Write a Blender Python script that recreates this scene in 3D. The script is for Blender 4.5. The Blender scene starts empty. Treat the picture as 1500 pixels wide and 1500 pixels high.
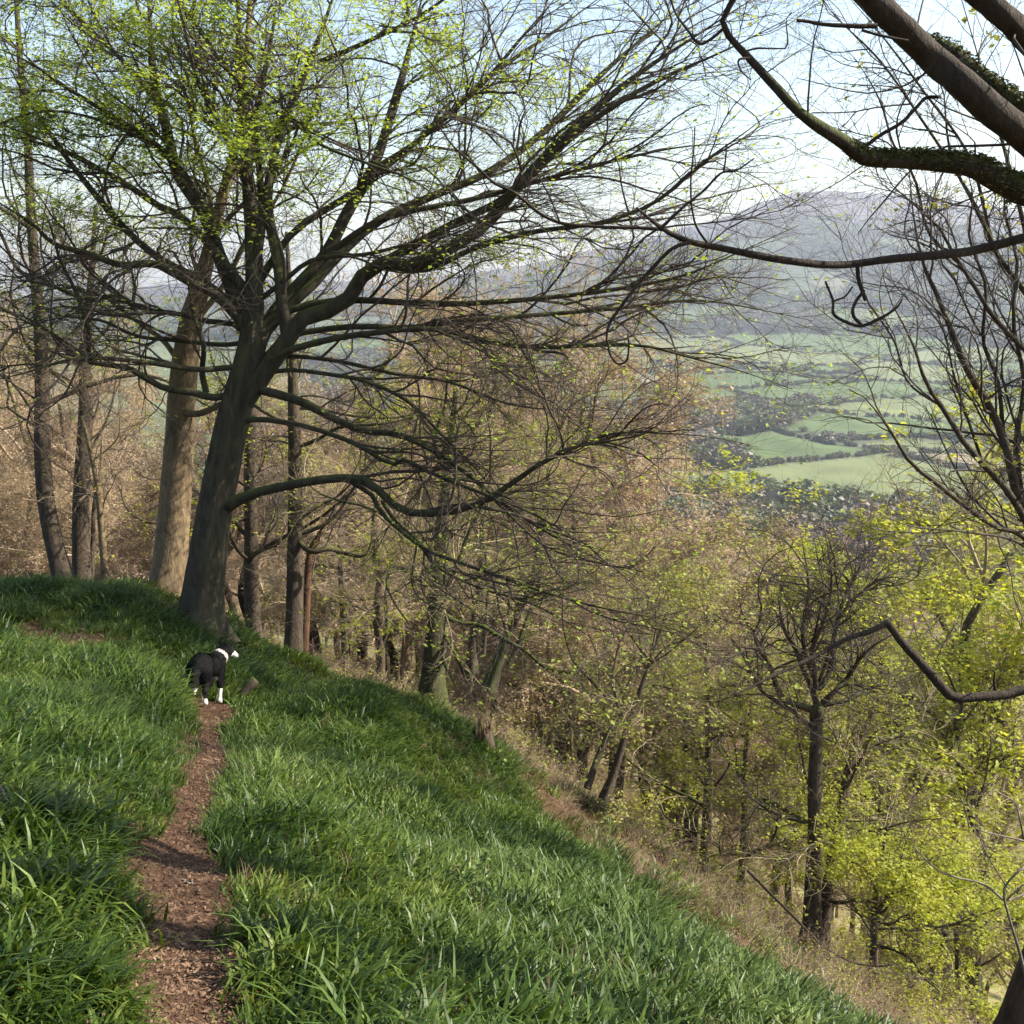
import bpy, math, random
import numpy as np
from mathutils import Vector, Matrix, Euler

R = math.radians
# ------------------------------------------------------------------ camera, sky, sun
scene = bpy.context.scene
COL = scene.collection
PITCH = R(12.1); FOC = 1538.0
cam_d = bpy.data.cameras.new("camera"); cam = bpy.data.objects.new("camera", cam_d); COL.objects.link(cam)
cam_d.sensor_width = 36.0; cam_d.sensor_height = 36.0; cam_d.lens = 36.0*FOC/1500.0
cam_d.clip_start = 0.05; cam_d.clip_end = 30000
cam.location = (0, 0, 0); cam.rotation_euler = (R(90)-PITCH, 0, 0)
scene.camera = cam

SUN_AZ, SUN_EL = 84.0, 36.0          # degrees clockwise from +Y (straight ahead), elevation
w = bpy.data.worlds.new("World"); scene.world = w; w.use_nodes = True
nt = w.node_tree; nt.nodes.clear()
sky = nt.nodes.new("ShaderNodeTexSky"); sky.sky_type = 'NISHITA'; sky.sun_disc = False
sky.sun_elevation = R(SUN_EL); sky.sun_rotation = R(SUN_AZ)
sky.air_density = 1.3; sky.dust_density = 1.2; sky.ozone_density = 1.0; sky.altitude = 200
bg = nt.nodes.new("ShaderNodeBackground"); bg.inputs[1].default_value = 0.10
wo = nt.nodes.new("ShaderNodeOutputWorld")
nt.links.new(sky.outputs[0], bg.inputs[0]); nt.links.new(bg.outputs[0], wo.inputs[0])

sd = bpy.data.lights.new("sun", 'SUN'); sd.energy = 5.0; sd.angle = R(0.5); sd.color = (1.0, 0.93, 0.80)
sun = bpy.data.objects.new("sun", sd); COL.objects.link(sun)
sv = Vector((math.sin(R(SUN_AZ))*math.cos(R(SUN_EL)), math.cos(R(SUN_AZ))*math.cos(R(SUN_EL)), math.sin(R(SUN_EL))))
sun.rotation_euler = sv.to_track_quat('Z', 'Y').to_euler()
scene.view_settings.view_transform = 'Standard'; scene.view_settings.look = 'None'
scene.view_settings.gamma = 1.0; scene.view_settings.exposure = 1.40
scene.cycles.use_denoising = True
scene.cycles.max_bounces = 5; scene.cycles.diffuse_bounces = 2; scene.cycles.glossy_bounces = 1
scene.cycles.transmission_bounces = 3; scene.cycles.volume_bounces = 0; scene.cycles.transparent_max_bounces = 4
scene.cycles.caustics_reflective = False; scene.cycles.caustics_refractive = False

# ------------------------------------------------------------------ helpers
CP, SP = math.cos(PITCH), math.sin(PITCH)
def W(px, py, d):
    u = (px-750)/FOC; v = (750-py)/FOC
    return np.array([d*u, d*(CP+v*SP), d*(-SP+v*CP)])
def proj(p):
    X, Y, Z = p[..., 0], p[..., 1], p[..., 2]
    d = Y*CP - Z*SP; v = (Y*SP+Z*CP)/d
    return 750+FOC*X/d, 750-FOC*v, d

def mk_mesh(name, V, F, mats=(), smooth=True, attrs=None, fmat=None):
    """V (n,3); F list of (m,k) int arrays"""
    me = bpy.data.meshes.new(name)
    V = np.asarray(V, np.float32)
    F = [np.asarray(f, np.int32) for f in (F if isinstance(F, (list, tuple)) else [F]) if len(f)]
    nl = sum(f.size for f in F); nf = sum(len(f) for f in F)
    me.vertices.add(len(V)); me.vertices.foreach_set("co", V.ravel())
    me.loops.add(nl); me.polygons.add(nf)
    me.loops.foreach_set("vertex_index", np.concatenate([f.ravel() for f in F]))
    tot = np.concatenate([np.full(len(f), f.shape[1], np.int32) for f in F])
    start = np.concatenate([[0], np.cumsum(tot)[:-1]]).astype(np.int32)
    me.polygons.foreach_set("loop_start", start)
    try: me.polygons.foreach_set("loop_total", tot)
    except Exception: pass
    if smooth: me.polygons.foreach_set("use_smooth", np.ones(nf, bool))
    if fmat is not None: me.polygons.foreach_set("material_index", np.asarray(fmat, np.int32))
    for m in mats: me.materials.append(m)
    me.update(calc_edges=True)
    if attrs:
        for k, (dom, typ, arr) in attrs.items():
            a = me.attributes.new(k, typ, dom)
            key = {'FLOAT': 'value', 'FLOAT_VECTOR': 'vector', 'FLOAT_COLOR': 'color', 'INT': 'value'}[typ]
            a.data.foreach_set(key, np.asarray(arr, np.int32 if typ == 'INT' else np.float32).ravel())
    return me

def link(name, data, parent=None, loc=None, label=None, cat=None, group=None, kind=None):
    o = bpy.data.objects.new(name, data); COL.objects.link(o)
    if parent is not None: o.parent = parent
    if loc is not None: o.location = loc
    if label: o["label"] = label
    if cat: o["category"] = cat
    if group: o["group"] = group
    if kind: o["kind"] = kind
    return o

def tubes(P, Rd, k, seed=0, lump=0.0):
    """P (C,n,3), Rd (C,n) -> verts, quads"""
    C, n, _ = P.shape
    T = np.gradient(P, axis=1); T /= np.linalg.norm(T, axis=2, keepdims=True)+1e-9
    D = P[:, -1]-P[:, 0]
    ref = np.eye(3)[np.argmin(np.abs(D), axis=1)][:, None, :]
    U = np.cross(T, ref); U /= np.linalg.norm(U, axis=2, keepdims=True)+1e-9
    Vv = np.cross(T, U)
    a = np.arange(k)*2*np.pi/k
    rr = Rd[:, :, None]*np.ones(k)[None, None, :]
    if lump > 0:
        rg = np.random.default_rng(seed)
        nz = rg.normal(0, 1, (C, n, k))
        nz = (nz+np.roll(nz, 1, 1)+np.roll(nz, -1, 1)+np.roll(nz, 1, 2))/2
        rr = rr*(1+lump*nz)
    ring = P[:, :, None, :]+rr[..., None]*(np.cos(a)[None, None, :, None]*U[:, :, None, :]+np.sin(a)[None, None, :, None]*Vv[:, :, None, :])
    V = ring.reshape(-1, 3)
    c = np.arange(C)[:, None, None]*n*k; i = np.arange(n-1)[None, :, None]*k; j = np.arange(k)[None, None, :]
    j2 = (j+1) % k
    q = np.stack([c+i+j, c+i+j2, c+i+k+j2, c+i+k+j], -1).reshape(-1, 4)
    return V, q

def smooth_poly(pts, n):
    """Catmull-Rom through pts, resampled evenly to n"""
    p = np.asarray(pts, float)
    if len(p) == 2: return p[0]+(p[1]-p[0])*np.linspace(0, 1, n)[:, None]
    q = np.vstack([2*p[0]-p[1], p, 2*p[-1]-p[-2]])
    out = []
    for i in range(1, len(q)-2):
        t = np.linspace(0, 1, 12, endpoint=False)[:, None]
        a, b, c, d = q[i-1], q[i], q[i+1], q[i+2]
        out.append(.5*((2*b)+(-a+c)*t+(2*a-5*b+4*c-d)*t**2+(-a+3*b-3*c+d)*t**3))
    out.append(p[-1:]); o = np.vstack(out)
    L = np.concatenate([[0], np.cumsum(np.linalg.norm(np.diff(o[:, :3], axis=0), axis=1))])
    s = np.linspace(0, L[-1], n)
    return np.stack([np.interp(s, L, o[:, k]) for k in range(o.shape[1])], 1)

def unit(v): return v/(np.linalg.norm(v, axis=-1, keepdims=True)+1e-9)

def grow(rng, PP, PR, count, length, ang, seg, wig=.15, up=0., flat=1., rr=.01, t0=.15, t1=1., fall=.4, bias=None, rend=.3, rfac=.7, rmin=.0):
    C, n, _ = PP.shape
    L = np.linalg.norm(np.diff(PP, axis=1), axis=2).sum(1)
    pid = rng.choice(C, count, p=L/L.sum())
    t = t0+(t1-t0)*rng.random(count)
    f = t*(n-1); i = np.minimum(f.astype(int), n-2); fr = (f-i)[:, None]
    pos = PP[pid, i]*(1-fr)+PP[pid, i+1]*fr
    T = unit(PP[pid, i+1]-PP[pid, i])
    pr = PR[pid, i]*(1-fr[:, 0])+PR[pid, i+1]*fr[:, 0]
    rnd = unit(np.cross(T, rng.normal(0, 1, (count, 3))))
    rnd[:, 2] *= flat; rnd = unit(rnd)
    an = R(ang)*(0.65+.7*rng.random(count))[:, None]
    d = unit(T*np.cos(an)+rnd*np.sin(an))
    ln = length*(.55+.9*rng.random(count)**1.3)*(1-fall*t)
    ln = np.minimum(ln, L[pid]*.9)
    r0 = np.minimum(pr*rfac, np.maximum(rr*ln, rmin))
    st = (ln/(seg))[:, None]
    P = np.zeros((count, seg+1, 3)); P[:, 0] = pos
    cur = rng.normal(0, wig*.6, (count, 3))
    for s in range(seg):
        cur = cur*.5+rng.normal(0, wig, (count, 3)); cur[:, 2] *= (.4+.6*flat)
        d = d+cur; d[:, 2] += up
        if bias is not None: d = d+bias
        d = unit(d); pos = pos+d*st; P[:, s+1] = pos
    Rr = r0[:, None]*np.linspace(1, rend, seg+1)[None, :]
    return P, Rr

def leaves(rng, pts, size, spread, var=.4, horiz=.6):
    """two-triangle folded leaf cards at pts"""
    n = len(pts)
    c = pts+rng.normal(0, spread, (n, 3))
    a = rng.random(n)*2*np.pi
    d = np.stack([np.cos(a), np.sin(a), rng.normal(-.15, .35, n)], 1); d = unit(d)
    up = np.stack([rng.normal(0, 1, n)*(1-horiz), rng.normal(0, 1, n)*(1-horiz), np.ones(n)], 1)
    s = unit(np.cross(d, up)); nn = np.cross(s, d)
    L = (size*(1-var+2*var*rng.random(n)))[:, None]
    base = c; tip = c+d*L; m = c+d*L*.5
    l = m+s*L*.33+nn*L*.12; r = m-s*L*.33+nn*L*.12
    V = np.stack([base, l, tip, r], 1).reshape(-1, 3)
    k = np.arange(n)[:, None]*4
    F = np.concatenate([k+np.array([[0, 1, 2]]), k+np.array([[0, 2, 3]])], 0)
    return V, F

# ------------------------------------------------------------------ materials
def mat(name):
    m = bpy.data.materials.new(name); m.use_nodes = True
    t = m.node_tree; b = t.nodes["Principled BSDF"]
    return m, t, b
def N(t, typ, **kw):
    n = t.nodes.new(typ)
    for k, v in kw.items():
        if k.startswith('i_'):
            key = k[2:]; key = int(key) if key.isdigit() else key
            n.inputs[key].default_value = v
        else: setattr(n, k, v)
    return n
def noise(t, scale, detail=3., rough=.55, coord=None, vec_scale=None, dist=0.):
    nz = N(t, "ShaderNodeTexNoise"); nz.inputs["Scale"].default_value = scale
    nz.inputs["Detail"].default_value = detail; nz.inputs["Roughness"].default_value = rough
    nz.inputs["Distortion"].default_value = dist
    src = coord
    if vec_scale is not None:
        mp = N(t, "ShaderNodeMapping"); mp.inputs["Scale"].default_value = vec_scale
        t.links.new(coord, mp.inputs[0]); src = mp.outputs[0]
    if src is not None: t.links.new(src, nz.inputs["Vector"])
    return nz.outputs["Fac"]
def ramp(t, fac, stops):
    r = N(t, "ShaderNodeValToRGB"); e = r.color_ramp.elements
    while len(e) < len(stops): e.new(0.5)
    for q, (p, c) in zip(e, stops): q.position = p; q.color = (*c, 1)
    t.links.new(fac, r.inputs[0]); return r.outputs[0]
def mixc(t, fac, a, b, blend='MIX'):
    m = N(t, "ShaderNodeMix", data_type='RGBA', blend_type=blend)
    for sock, v in ((m.inputs[0], fac), (m.inputs[6], a), (m.inputs[7], b)):
        if isinstance(v, (int, float)): sock.default_value = v
        elif isinstance(v, tuple): sock.default_value = (*v, 1) if len(v) == 3 else v
        else: t.links.new(v, sock)
    return m.outputs[2]
def mth(t, op, a, b=0., c=0., clamp=False):
    m = N(t, "ShaderNodeMath", operation=op, use_clamp=clamp)
    for k, v in enumerate((a, b, c)):
        if isinstance(v, (int, float)): m.inputs[k].default_value = v
        else: t.links.new(v, m.inputs[k])
    return m.outputs[0]
def mrange(t, v, a, b, c=0., d=1.):
    m = N(t, "ShaderNodeMapRange"); t.links.new(v, m.inputs[0])
    for k, x in zip((1, 2, 3, 4), (a, b, c, d)): m.inputs[k].default_value = x
    return m.outputs[0]
def bump(t, b, h, strength=.5, dist=.02):
    bp = N(t, "ShaderNodeBump"); bp.inputs["Strength"].default_value = strength; bp.inputs["Distance"].default_value = dist
    t.links.new(h, bp.inputs["Height"]); t.links.new(bp.outputs[0], b.inputs["Normal"])

def bark(name, dark, light, moss=0.5, mosscol=(.05, .058, .014), ridges=1.0, scale=1.0, bstr=.7):
    m, t, b = mat(name)
    co = N(t, "ShaderNodeTexCoord").outputs["Object"]; geo = N(t, "ShaderNodeNewGeometry")
    n1 = noise(t, 9*scale, 8, .7, co, (1, 1, .22), .6)
    n2 = noise(t, 1.3*scale, 4, .6, co)
    n3 = noise(t, 34*scale, 4, .6, co, (1, 1, .4*ridges))
    c = ramp(t, n1, [(.32, dark), (.68, light)])
    c = mixc(t, mth(t, 'MULTIPLY', n3, .5), c, tuple(x*.45 for x in dark))
    if moss > 0:
        sep = N(t, "ShaderNodeSeparateXYZ"); t.links.new(geo.outputs["Normal"], sep.inputs[0])
        mm = mth(t, 'ADD', mth(t, 'MULTIPLY', sep.outputs[2], .35), n2)
        mm = mrange(t, mm, .72-moss*.3, .92-moss*.25)
        c = mixc(t, mm, c, mixc(t, n3, mosscol, tuple(x*1.9 for x in mosscol)))
    t.links.new(c, b.inputs["Base Color"]); b.inputs["Roughness"].default_value = .85
    b.inputs["Specular IOR Level"].default_value = .25
    bump(t, b, mth(t, 'ADD', n1, mth(t, 'MULTIPLY', n3, .6)), bstr, .03)
    return m
M = {}
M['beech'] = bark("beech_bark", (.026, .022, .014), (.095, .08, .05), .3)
M['pale'] = bark("pale_bark", (.10, .068, .040), (.33, .235, .135), .42)  # pale bark, lightened further in place of sun the beech crown blocks
M['oak'] = bark("rough_bark", (.035, .026, .019), (.13, .095, .065), .3, ridges=1, scale=1.3, bstr=1.)
M['mossy'] = bark("mossy_bark", (.022, .017, .013), (.075, .055, .040), .85, scale=1.6, bstr=1.)
M['bough'] = bark("bough_bark", (.022, .017, .013), (.085, .058, .038), 0, scale=1.6, bstr=.9)
M['dead'] = bark("dead_wood", (.12, .095, .07), (.33, .28, .22), 0)
M['rot'] = bark("rotten_wood", (.05, .026, .014), (.17, .085, .045), .1, scale=2.)

def twig_mat(name, c1, c2):
    m, t, b = mat(name)
    co = N(t, "ShaderNodeTexCoord").outputs["Object"]
    oi = N(t, "ShaderNodeObjectInfo").outputs["Random"]
    c = ramp(t, noise(t, 2.2, 3, .6, co), [(.3, c1), (.7, c2)])
    c = mixc(t, mrange(t, oi, 0, 1, 0, .35), c, (c1[0]*.6, c1[1]*.6, c1[2]*.6))
    t.links.new(c, b.inputs["Base Color"]); b.inputs["Roughness"].default_value = .7
    b.inputs["Specular IOR Level"].default_value = .3
    return m
M['tw_beech'] = twig_mat("beech_twigs", (.045, .033, .026), (.12, .085, .06))
M['tw_tan'] = twig_mat("budding_tan_twigs", (.31, .22, .145), (.56, .42, .29))
M['tw_red'] = twig_mat("reddish_twigs", (.19, .115, .085), (.40, .27, .20))
M['tw_dark'] = twig_mat("dark_twigs", (.035, .027, .02), (.09, .065, .048))
M['tw_olive'] = twig_mat("olive_twigs", (.19, .15, .085), (.42, .34, .20))

def leaf_mat(name, c1, c2, c3, trans=.5, rough=.5, spec=.25):
    m, t, b = mat(name)
    geo = N(t, "ShaderNodeNewGeometry")
    n1 = noise(t, .9, 2, .6, geo.outputs["Position"]); n2 = noise(t, 23, 1, .5, geo.outputs["Position"])
    oi = N(t, "ShaderNodeObjectInfo").outputs["Random"]
    f = mth(t, 'ADD', mth(t, 'MULTIPLY', n1, .5), mth(t, 'MULTIPLY', n2, .5))
    c = ramp(t, f, [(.36, c1), (.5, c2), (.64, c3)])
    c = mixc(t, mth(t, 'MULTIPLY', oi, .55 if 'blade' in name else .3), c, c1)
    t.links.new(c, b.inputs["Base Color"]); b.inputs["Roughness"].default_value = rough
    b.inputs["Specular IOR Level"].default_value = spec
    tr = N(t, "ShaderNodeBsdfTranslucent"); t.links.new(mixc(t, 1., c, (1.25, 1.15, .6), 'MULTIPLY'), tr.inputs[0])
    mx = N(t, "ShaderNodeMixShader"); mx.inputs[0].default_value = trans
    out = t.nodes["Material Output"]
    t.links.new(b.outputs[0], mx.inputs[1]); t.links.new(tr.outputs[0], mx.inputs[2]); t.links.new(mx.outputs[0], out.inputs[0])
    return m
M['lf_beech'] = leaf_mat("young_beech_leaf", (.22, .31, .045), (.33, .44, .07), (.46, .53, .13), .55)
M['lf_yel'] = leaf_mat("yellow_green_leaf", (.25, .31, .03), (.42, .46, .055), (.60, .57, .11), .58)
M['lf_olive'] = leaf_mat("olive_leaf", (.20, .22, .045), (.32, .33, .08), (.44, .40, .13), .45)
M['moss'] = leaf_mat("moss_tuft", (.035, .04, .012), (.07, .075, .018), (.17, .165, .04), .15)
M['lf_dark'] = leaf_mat("dark_leaf", (.035, .06, .018), (.06, .095, .025), (.10, .14, .04), .2)
M['lf_tan'] = leaf_mat("tan_bud", (.27, .20, .13), (.40, .30, .20), (.53, .42, .29), .35)
M['lf_red'] = leaf_mat("pinkish_bud", (.25, .165, .13), (.37, .265, .21), (.48, .36, .29), .3)
M['grass'] = leaf_mat("bluebell_blade", (.020, .045, .006), (.066, .112, .013), (.20, .25, .045), .32, .45, .3)
M['grass2'] = leaf_mat("pale_blade", (.05, .09, .015), (.09, .145, .028), (.16, .20, .05), .28, .55)
M['drygrass'] = leaf_mat("dry_blade", (.06, .038, .018), (.115, .075, .035), (.19, .135, .065), .3, .6)
M['litter'] = leaf_mat("leaf_litter", (.035, .019, .011), (.10, .053, .030), (.26, .165, .10), .1, .75)

# ------------------------------------------------------------------ terrain
def pw(y, knots):     # piecewise-linear slope integral
    ys = np.array([k[0] for k in knots]); sl = np.array([k[1] for k in knots])
    out = np.zeros_like(y)
    for i in range(len(ys)):
        lo = ys[i]; hi = ys[i+1] if i+1 < len(ys) else 1e9
        out += sl[i]*np.clip(y-lo, 0, hi-lo)
    return out
_rng = np.random.default_rng(5)
_W = [(_rng.normal(0, 1, 2), _rng.random()*6.28) for _ in range(14)]
def wob(x, y, f):
    s = 0
    for (k, p) in _W: s = s+np.sin((k[0]*x+k[1]*y)*f+p)
    return s/math.sqrt(14)
def pathx(y): return np.interp(y, [-20, 0, 3.3, 4.4, 5.15, 6.6, 8.2, 9.8, 10.9, 13], [7, .0, -1.16, -1.54, -1.81, -2.2, -2.52, -3.03, -3.40, -4.3])
def rawH(x, y):
    x = np.asarray(x, float); y = np.asarray(y, float)
    A = pw(y, [(-400, .26), (9.5, .13), (16, .55), (24, .40), (60, .36), (150, .42)])-.26*400
    s = x+.37*np.clip(y, -50, 16)
    sr = np.clip(s, 0, None); sl = np.clip(s, None, 0)
    B = .28*np.minimum(sr, 9.5)+.030*np.minimum(sr, 9.5)**2+.72*np.clip(sr-9.5, 0, 25)+.42*np.clip(sr-34.5, 0, 1e9)
    Bl = .20*np.maximum(sl, -6)+.10*np.minimum(sl+6, 0)
    z = -1.6-A-B-Bl
    z += .50*np.exp(-((x+1.2)/1.5)**2-((y-13.3)/1.8)**2)       # hump beyond the path bend
    z += .42*np.exp(-((x+5)/2.2)**2-((y-15.5)/2.2)**2)
    z -= .50*np.exp(-((x+3.4)/1.5)**2-((y-15.2)/2.2)**2)+.30*np.exp(-((x+2.8)/1.0)**2-((y-14.3)/2.2)**2)
    z -= .75*np.exp(-((x+10.5)/4)**2-((y-20)/6)**2)
    return z
def hillz(x, y):
    r = np.hypot(x, y); az = np.arctan2(x, np.maximum(y, 1))
    px = 750+FOC*np.tan(np.clip(az, -1.2, 1.2))*1.03
    crest = np.interp(px, [-600, 0, 250, 500, 800, 950, 1060, 1150, 1200, 1300, 1420, 1600, 2200],
                          [0, -40, 0, 30, 95, 160, 225, 292, 298, 280, 250, 190, 60])
    zf = -100+9*wob(x, y, .0035)
    t = np.clip((r-1500)/(3900-1500), 0, 1); t = t*t*(3-2*t)*.55+t*.45
    z = zf+(crest+100+22*wob(x, y, .003))*t
    # beyond the ridge the land falls again
    z -= np.clip(r-3950, 0, 1e9)*.18
    # mid shoulder casting shade
    z += 55*np.exp(-((r-2550)/330)**2)*np.clip((px-700)/300, 0, 1)
    return z
def H(x, y):
    x = np.asarray(x, float); y = np.asarray(y, float)
    a = rawH(x, y); b = hillz(x, y)
    r = np.hypot(x, y)
    k = 8.0
    mx = np.maximum(a, b)+k*np.exp(-np.abs(a-b)/k)*.5
    wf = np.clip((r-60)/80, 0, 1)
    z = a*(1-wf)+mx*wf
    amp = np.clip(r/12, .25, 1)
    z = z+.045*wob(x, y, 1.4)*amp+.03*wob(y+3, x, 2.6)*amp*(r < 60)+.018*wob(y, x, 4.1)*(r < 60)
    z = z+np.clip((r-25)/60, 0, 1)*1.2*wob(x, y, .09)
    # trodden path
    ds = x-pathx(y)
    onp = np.exp(-(ds/.26)**2)*np.clip((11.8-y)/1.2, 0, 1)*np.clip((y+6)/2, 0, 1)
    z = z-.07*onp
    return z
def gp(px, py, lo=1.5, hi=60.):
    """first point of the hillside met by the ray through a pixel"""
    for d in np.geomspace(lo, hi, 500):
        p = W(px, py, d)
        if p[2] < H(p[0], p[1]): return p
    return W(px, py, hi)

az = np.concatenate([np.linspace(-180, -38, 50, endpoint=False), np.linspace(-38, 38, 330, endpoint=False), np.linspace(38, 180, 50, endpoint=False)])
azr = np.radians(az); NA = len(az)
def polar(r):
    X = r[:, None]*np.sin(azr)[None]; Y = r[:, None]*np.cos(azr)[None]
    Z = H(X, Y); V = np.stack([X, Y, Z], -1).reshape(-1, 3)
    i = np.arange(len(r)-1)[:, None]*NA; j = np.arange(NA)[None]; j2 = (j+1) % NA
    q = np.stack([i+j, i+j2, i+NA+j2, i+NA+j], -1).reshape(-1, 4)[:, ::-1]
    return V, q

# field pattern of the valley, as vertex colours (true surface colours)
rs = np.random.default_rng(11)
seeds = np.stack([rs.uniform(-1500, 1500, 330), rs.uniform(150, 3300, 330)], 1)
scol = rs.random(330)
def field_info(X, Y):
    P = np.stack([X+28*wob(X, Y, .006), Y+28*wob(Y, X, .006)], -1).reshape(-1, 2)
    id1 = np.zeros(len(P), int); d1 = np.zeros(len(P)); d2 = np.zeros(len(P))
    for s in range(0, len(P), 40000):
        q = P[s:s+40000]
        D = np.hypot(q[:, None, 0]-seeds[None, :, 0], q[:, None, 1]-seeds[None, :, 1])
        o = np.argpartition(D, 2, 1)[:, :2]; dd = np.take_along_axis(D, o, 1)
        sw = dd[:, 0] > dd[:, 1]; o[sw] = o[sw][:, ::-1]; dd[sw] = dd[sw][:, ::-1]
        id1[s:s+40000] = o[:, 0]; d1[s:s+40000] = dd[:, 0]; d2[s:s+40000] = dd[:, 1]
    return id1.reshape(X.shape), d1.reshape(X.shape), d2.reshape(X.shape)
def valley_col(V):
    X, Y, Z = V[:, 0], V[:, 1], V[:, 2]; r = np.hypot(X, Y)
    fid, d1, d2 = field_info(X, Y); h = scol[fid]
    green = np.array([.10, .135, .055]); pale = np.array([.155, .175, .08]); tan = np.array([.24, .20, .13]); wood = np.array([.05, .055, .035]); olive = np.array([.10, .12, .05])
    c = np.where((h < .5)[:, None], green, np.where((h < .72)[:, None], pale, np.where((h < .78)[:, None], tan, np.where((h < .88)[:, None], olive, wood))))
    edge = (d2-d1 < 7)
    c = np.where(edge[:, None], np.array([.09, .10, .06]), c)
    # woods climb the far side, open moor on top
    hi = np.clip((r-1750+250*wob(X, Y, .004))/350, 0, 1)[:, None]
    wn = (wob(X, Y, .012) > .35)[:, None]
    c2 = np.where(wn, np.array([.085, .10, .06]), np.array([.045, .048, .045]))
    c = c*(1-hi)+c2*hi
    moor = np.clip((r-3050+160*wob(X, Y, .006))/260, 0, 1)[:, None]
    c3 = np.where((wob(X, Y, .015) > .5)[:, None], np.array([.055, .048, .055]), np.array([.095, .075, .075]))
    c = c*(1-moor)+c3*moor
    near = np.clip((380-r)/90, 0, 1)[:, None]
    c = c*(1-near)+np.array([.15, .135, .055])*near
    return np.concatenate([c, np.ones((len(c), 1))], 1)

r1 = np.geomspace(.4, 330, 230); r2 = np.concatenate([np.geomspace(330, 4300, 220), [5200, 6500]])
V, q = polar(r1)
gm, t, b = mat("woodland_soil")
co = N(t, "ShaderNodeNewGeometry").outputs["Position"]
n1 = noise(t, .35, 5, .6, co); n2 = noise(t, 5, 6, .65, co); n3 = noise(t, 45, 4, .6, co)
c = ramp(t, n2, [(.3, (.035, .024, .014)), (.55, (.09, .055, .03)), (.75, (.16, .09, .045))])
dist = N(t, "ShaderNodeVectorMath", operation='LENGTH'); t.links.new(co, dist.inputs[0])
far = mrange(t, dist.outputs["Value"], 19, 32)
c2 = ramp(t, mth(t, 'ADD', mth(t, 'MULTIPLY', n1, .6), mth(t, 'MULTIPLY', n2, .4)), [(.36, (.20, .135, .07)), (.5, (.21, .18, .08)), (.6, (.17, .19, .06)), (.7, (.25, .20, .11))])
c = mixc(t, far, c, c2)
t.links.new(c, b.inputs["Base Color"]); b.inputs["Roughness"].default_value = 1.; b.inputs["Specular IOR Level"].default_value = .1
bump(t, b, mth(t, 'ADD', n2, mth(t, 'MULTIPLY', n3, .4)), .8, .06)
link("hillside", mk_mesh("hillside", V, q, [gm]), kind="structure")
V, q = polar(r2)
vm, t, b = mat("valley_land")
at = N(t, "ShaderNodeAttribute", attribute_name="col").outputs["Color"]
co = N(t, "ShaderNodeNewGeometry").outputs["Position"]
c = mixc(t, noise(t, .03, 5, .65, co), mixc(t, 1., at, (.72, .72, .72), 'MULTIPLY'), mixc(t, 1., at, (1.3, 1.3, 1.3), 'MULTIPLY'))
t.links.new(c, b.inputs["Base Color"]); b.inputs["Roughness"].default_value = 1.; b.inputs["Specular IOR Level"].default_value = .05
link("valley", mk_mesh("valley", V, q, [vm], attrs={"col": ('POINT', 'FLOAT_COLOR', valley_col(V))}), kind="structure")

# ------------------------------------------------------------------ path sheet
ys = np.linspace(.6, 11.5, 110); us = np.linspace(-1, 1, 13)
wd = .15+.035*(ys < 5.4)+.012*np.sin(ys*1.7)+.012*np.sin(ys*4.1+1)+.04*np.exp(-((ys-4.7)/.6)**2)+.16*np.exp(-((ys-11)/.7)**2)
X = (pathx(ys))[:, None]+us[None]*(wd+.12)[:, None]*1.07; Y = np.repeat(ys[:, None], 13, 1)
Z = H(X, Y)+.012-.03*np.abs(us[None])**3
V = np.stack([X, Y, Z], -1).reshape(-1, 3)
i = np.arange(109)[:, None]*13; j = np.arange(12)[None]
q = np.stack([i+j, i+j+1, i+13+j+1, i+13+j], -1).reshape(-1, 4)
pm, t, b = mat("trodden_earth")
co = N(t, "ShaderNodeNewGeometry").outputs["Position"]
n1 = noise(t, 9, 6, .7, co); n2 = noise(t, 90, 4, .7, co)
c = ramp(t, mth(t, 'ADD', mth(t, 'MULTIPLY', n1, .5), mth(t, 'MULTIPLY', n2, .5)), [(.35, (.022, .013, .008)), (.5, (.062, .034, .02)), (.65, (.14, .082, .05))])
t.links.new(c, b.inputs["Base Color"]); b.inputs["Roughness"].default_value = 1.; b.inputs["Specular IOR Level"].default_value = .15
bump(t, b, n2, 1., .012)
link("path", mk_mesh("path", V, q, [pm]), kind="structure")

# loose chips and dead leaves
def flakes(rng, X, Y, smin, smax, lift=.012):
    n = len(X); Z = H(X, Y)+lift+rng.random(n)*.012
    c = np.stack([X, Y, Z], 1); a = rng.random(n)*6.28
    d = unit(np.stack([np.cos(a), np.sin(a), rng.normal(-.25, .3, n)], 1))
    up = np.stack([rng.normal(.25, .45, n), rng.normal(0, .45, n), np.ones(n)], 1)
    s = unit(np.cross(d, up)); nn = np.cross(s, d)
    L = (smin+(smax-smin)*rng.random(n)**2)[:, None]; wdt = L*(.18+.4*rng.random(n))[:, None]
    V = np.stack([c-d*L*.5, c+s*wdt*.5+nn*L*.1, c+d*L*.5+nn*L*.12, c-s*wdt*.5], 1).reshape(-1, 3)
    k = np.arange(n)[:, None]*4
    return V, np.concatenate([k+np.array([[0, 1, 2]]), k+np.array([[0, 2, 3]])], 0)
rg = np.random.default_rng(3)
n = 26000; yy = 2.2+9.2*rg.random(n)**1.25
xx = pathx(yy)+rg.normal(0, .15, n)*(1+.7*np.exp(-((yy-11)/.8)**2))
V, f = flakes(rg, xx, yy, .008, .035)
o = link("wood_chip_litter", mk_mesh("wood_chip_litter", V, f, [M['litter']], smooth=False), kind="stuff", label="reddish brown wood chips and dead leaves strewn on the path", cat="leaf litter")
n = 60000; yy = 3+17*rg.random(n); xx = -12+24*rg.random(n)
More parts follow.
